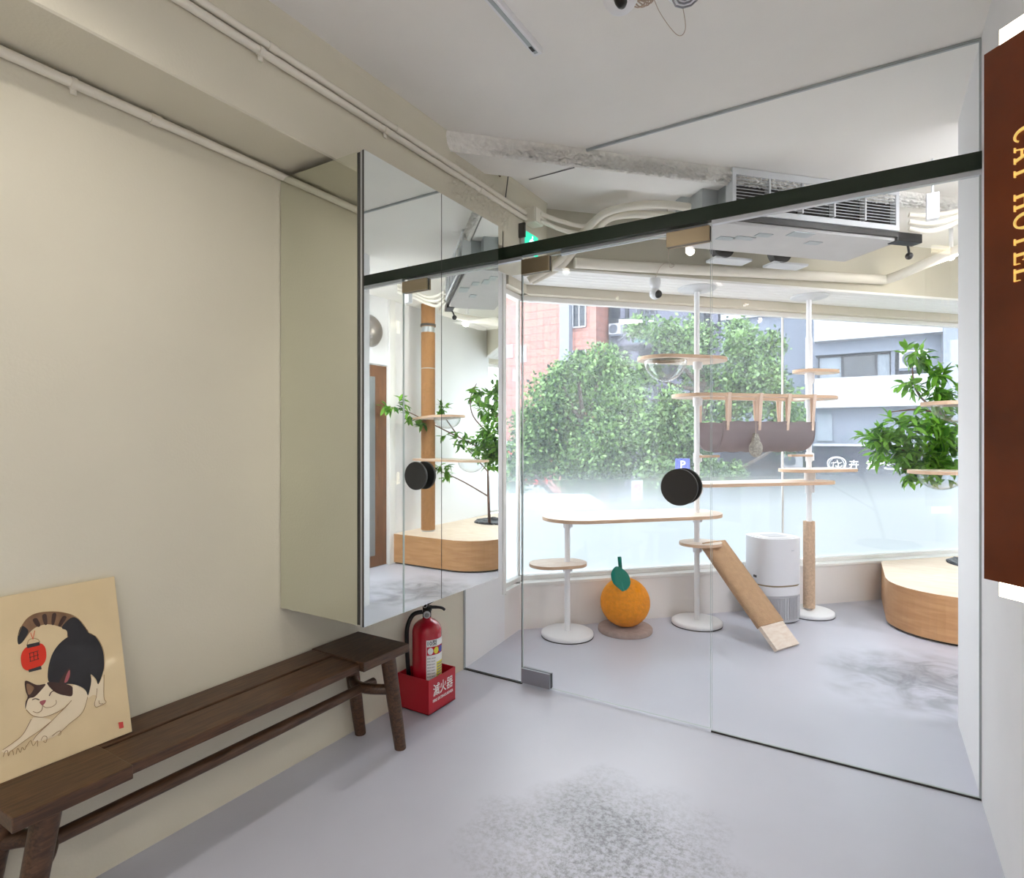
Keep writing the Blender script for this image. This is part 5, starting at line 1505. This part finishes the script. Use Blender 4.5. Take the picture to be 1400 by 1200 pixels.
# signs, van
def post_sign(label, x, y, z0, z1, w_, mt, name='street_sign'):
    r = thing(name, label, 'street sign', (x, y, GZ))
    m = MB(); m.cyl((x, y + .02), .022, GZ, z1, 10); m.build('post', M['pipe_grey'], r)
    T = basis((.8526, .5225, 0), (0, 0, 1), (x, y, 0))
    m = MB(); m.box((-w_ / 2, z0, .0), (w_ / 2, z1, .012), 0, T); po = m.build('plate', M[mt], r)
    return r, T
r, T = post_sign('white no stopping sign board on a post beside the left tree', -2.40, 6.80, .52, .80, .135, 'van_white')
m = MB()
m.tube([(.042 * math.cos(a), .71 + .042 * math.sin(a), .014) for a in np.linspace(0, 2 * math.pi, 29)[:-1]], .004, 6, 0, True, T); m.tube([(-.03, .74, .014), (.03, .68, .014)], .004, 6, 0, False, T)
m.build('no_stopping_mark', M['bus_red'], r)
m = MB(); m.box((-.04, .64, .012), (.04, .646, .014), 0, T); m.build('print', M['print_black'], r)
r, T = post_sign('blue parking sign on a pale post among the trees', -2.468, 9.043, .80, 1.0, .22, 'park_blue')
m = MB(); vs, fs = text_mesh('P', .17, .002); m.add(vs, fs, 0, False, basis((.8526, .5225, 0), (0, 0, 1), (-2.468 + .0068, 9.043 - .0111, .90)) @ Matrix.Translation((0, 0, .004))); m.build('letter', M['print_white'], r)
rs = thing('street_billboard', 'red and white banded signboard seen through the left corner pane', 'billboard', (-7.6, 12.0, GZ))
T = basis((.8526, .5225, 0), (0, 0, 1), (-7.6, 12.0, 0))
m = MB(); m.box((-1.1, -.35, -.05), (1.1, 1.25, .0), 0, T); m.build('board', M['van_white'], rs)
m = MB()
for z0, z1 in ((.78, 1.05), (.20, .48)): m.box((-1.08, z0, 0), (1.08, z1, .01), 0, T)
m.build('red_band', M['bus_red'], rs)
m = MB()
for k in range(9): m.box((-1.0 + k * .22, .52, 0), (-.88 + k * .22, .74, .01), 0, T)
m.build('squares', M['facade_lav'], rs)
m = MB(); m.box((-.9, GZ, -.1), (-.8, -.35, -.02), 0, T); m.box((.8, GZ, -.1), (.9, -.35, -.02), 0, T); m.build('legs', M['pipe_grey'], rs)
va = thing('delivery_van', 'white delivery van parked under the left tree', 'van', (-3.9, 7.9, GZ))
T = basis((.8526, .5225, 0), (0, 0, 1), (-3.95, 8.0, GZ))
m = MB()
prof = [(-1.1, .35), (1.15, .35), (1.15, 1.05), (.95, 1.25), (.60, 2.12), (.45, 2.2), (-1.05, 2.2), (-1.1, 2.1)]
m.prism(prof, -.75, .75, 0, T); m.build('body', M['van_white'], va, bevel=.04)
m = MB(); m.prism([(.98, 1.28), (.64, 2.05), (.1, 2.05), (.1, 1.28)], -.76, .76, 0, T); m.build('window', M['win_dark'], va)
for x in (-.7, .72):
    for z in (-.68, .52):
        m = MB(); m.lathe([(.0, 0), (.3, 0), (.32, .03), (.32, .15), (.3, .18), (0, .18)], 24, 0, T @ Matrix.Translation((x, .32, z))); m.build('wheel', M['black'], va)
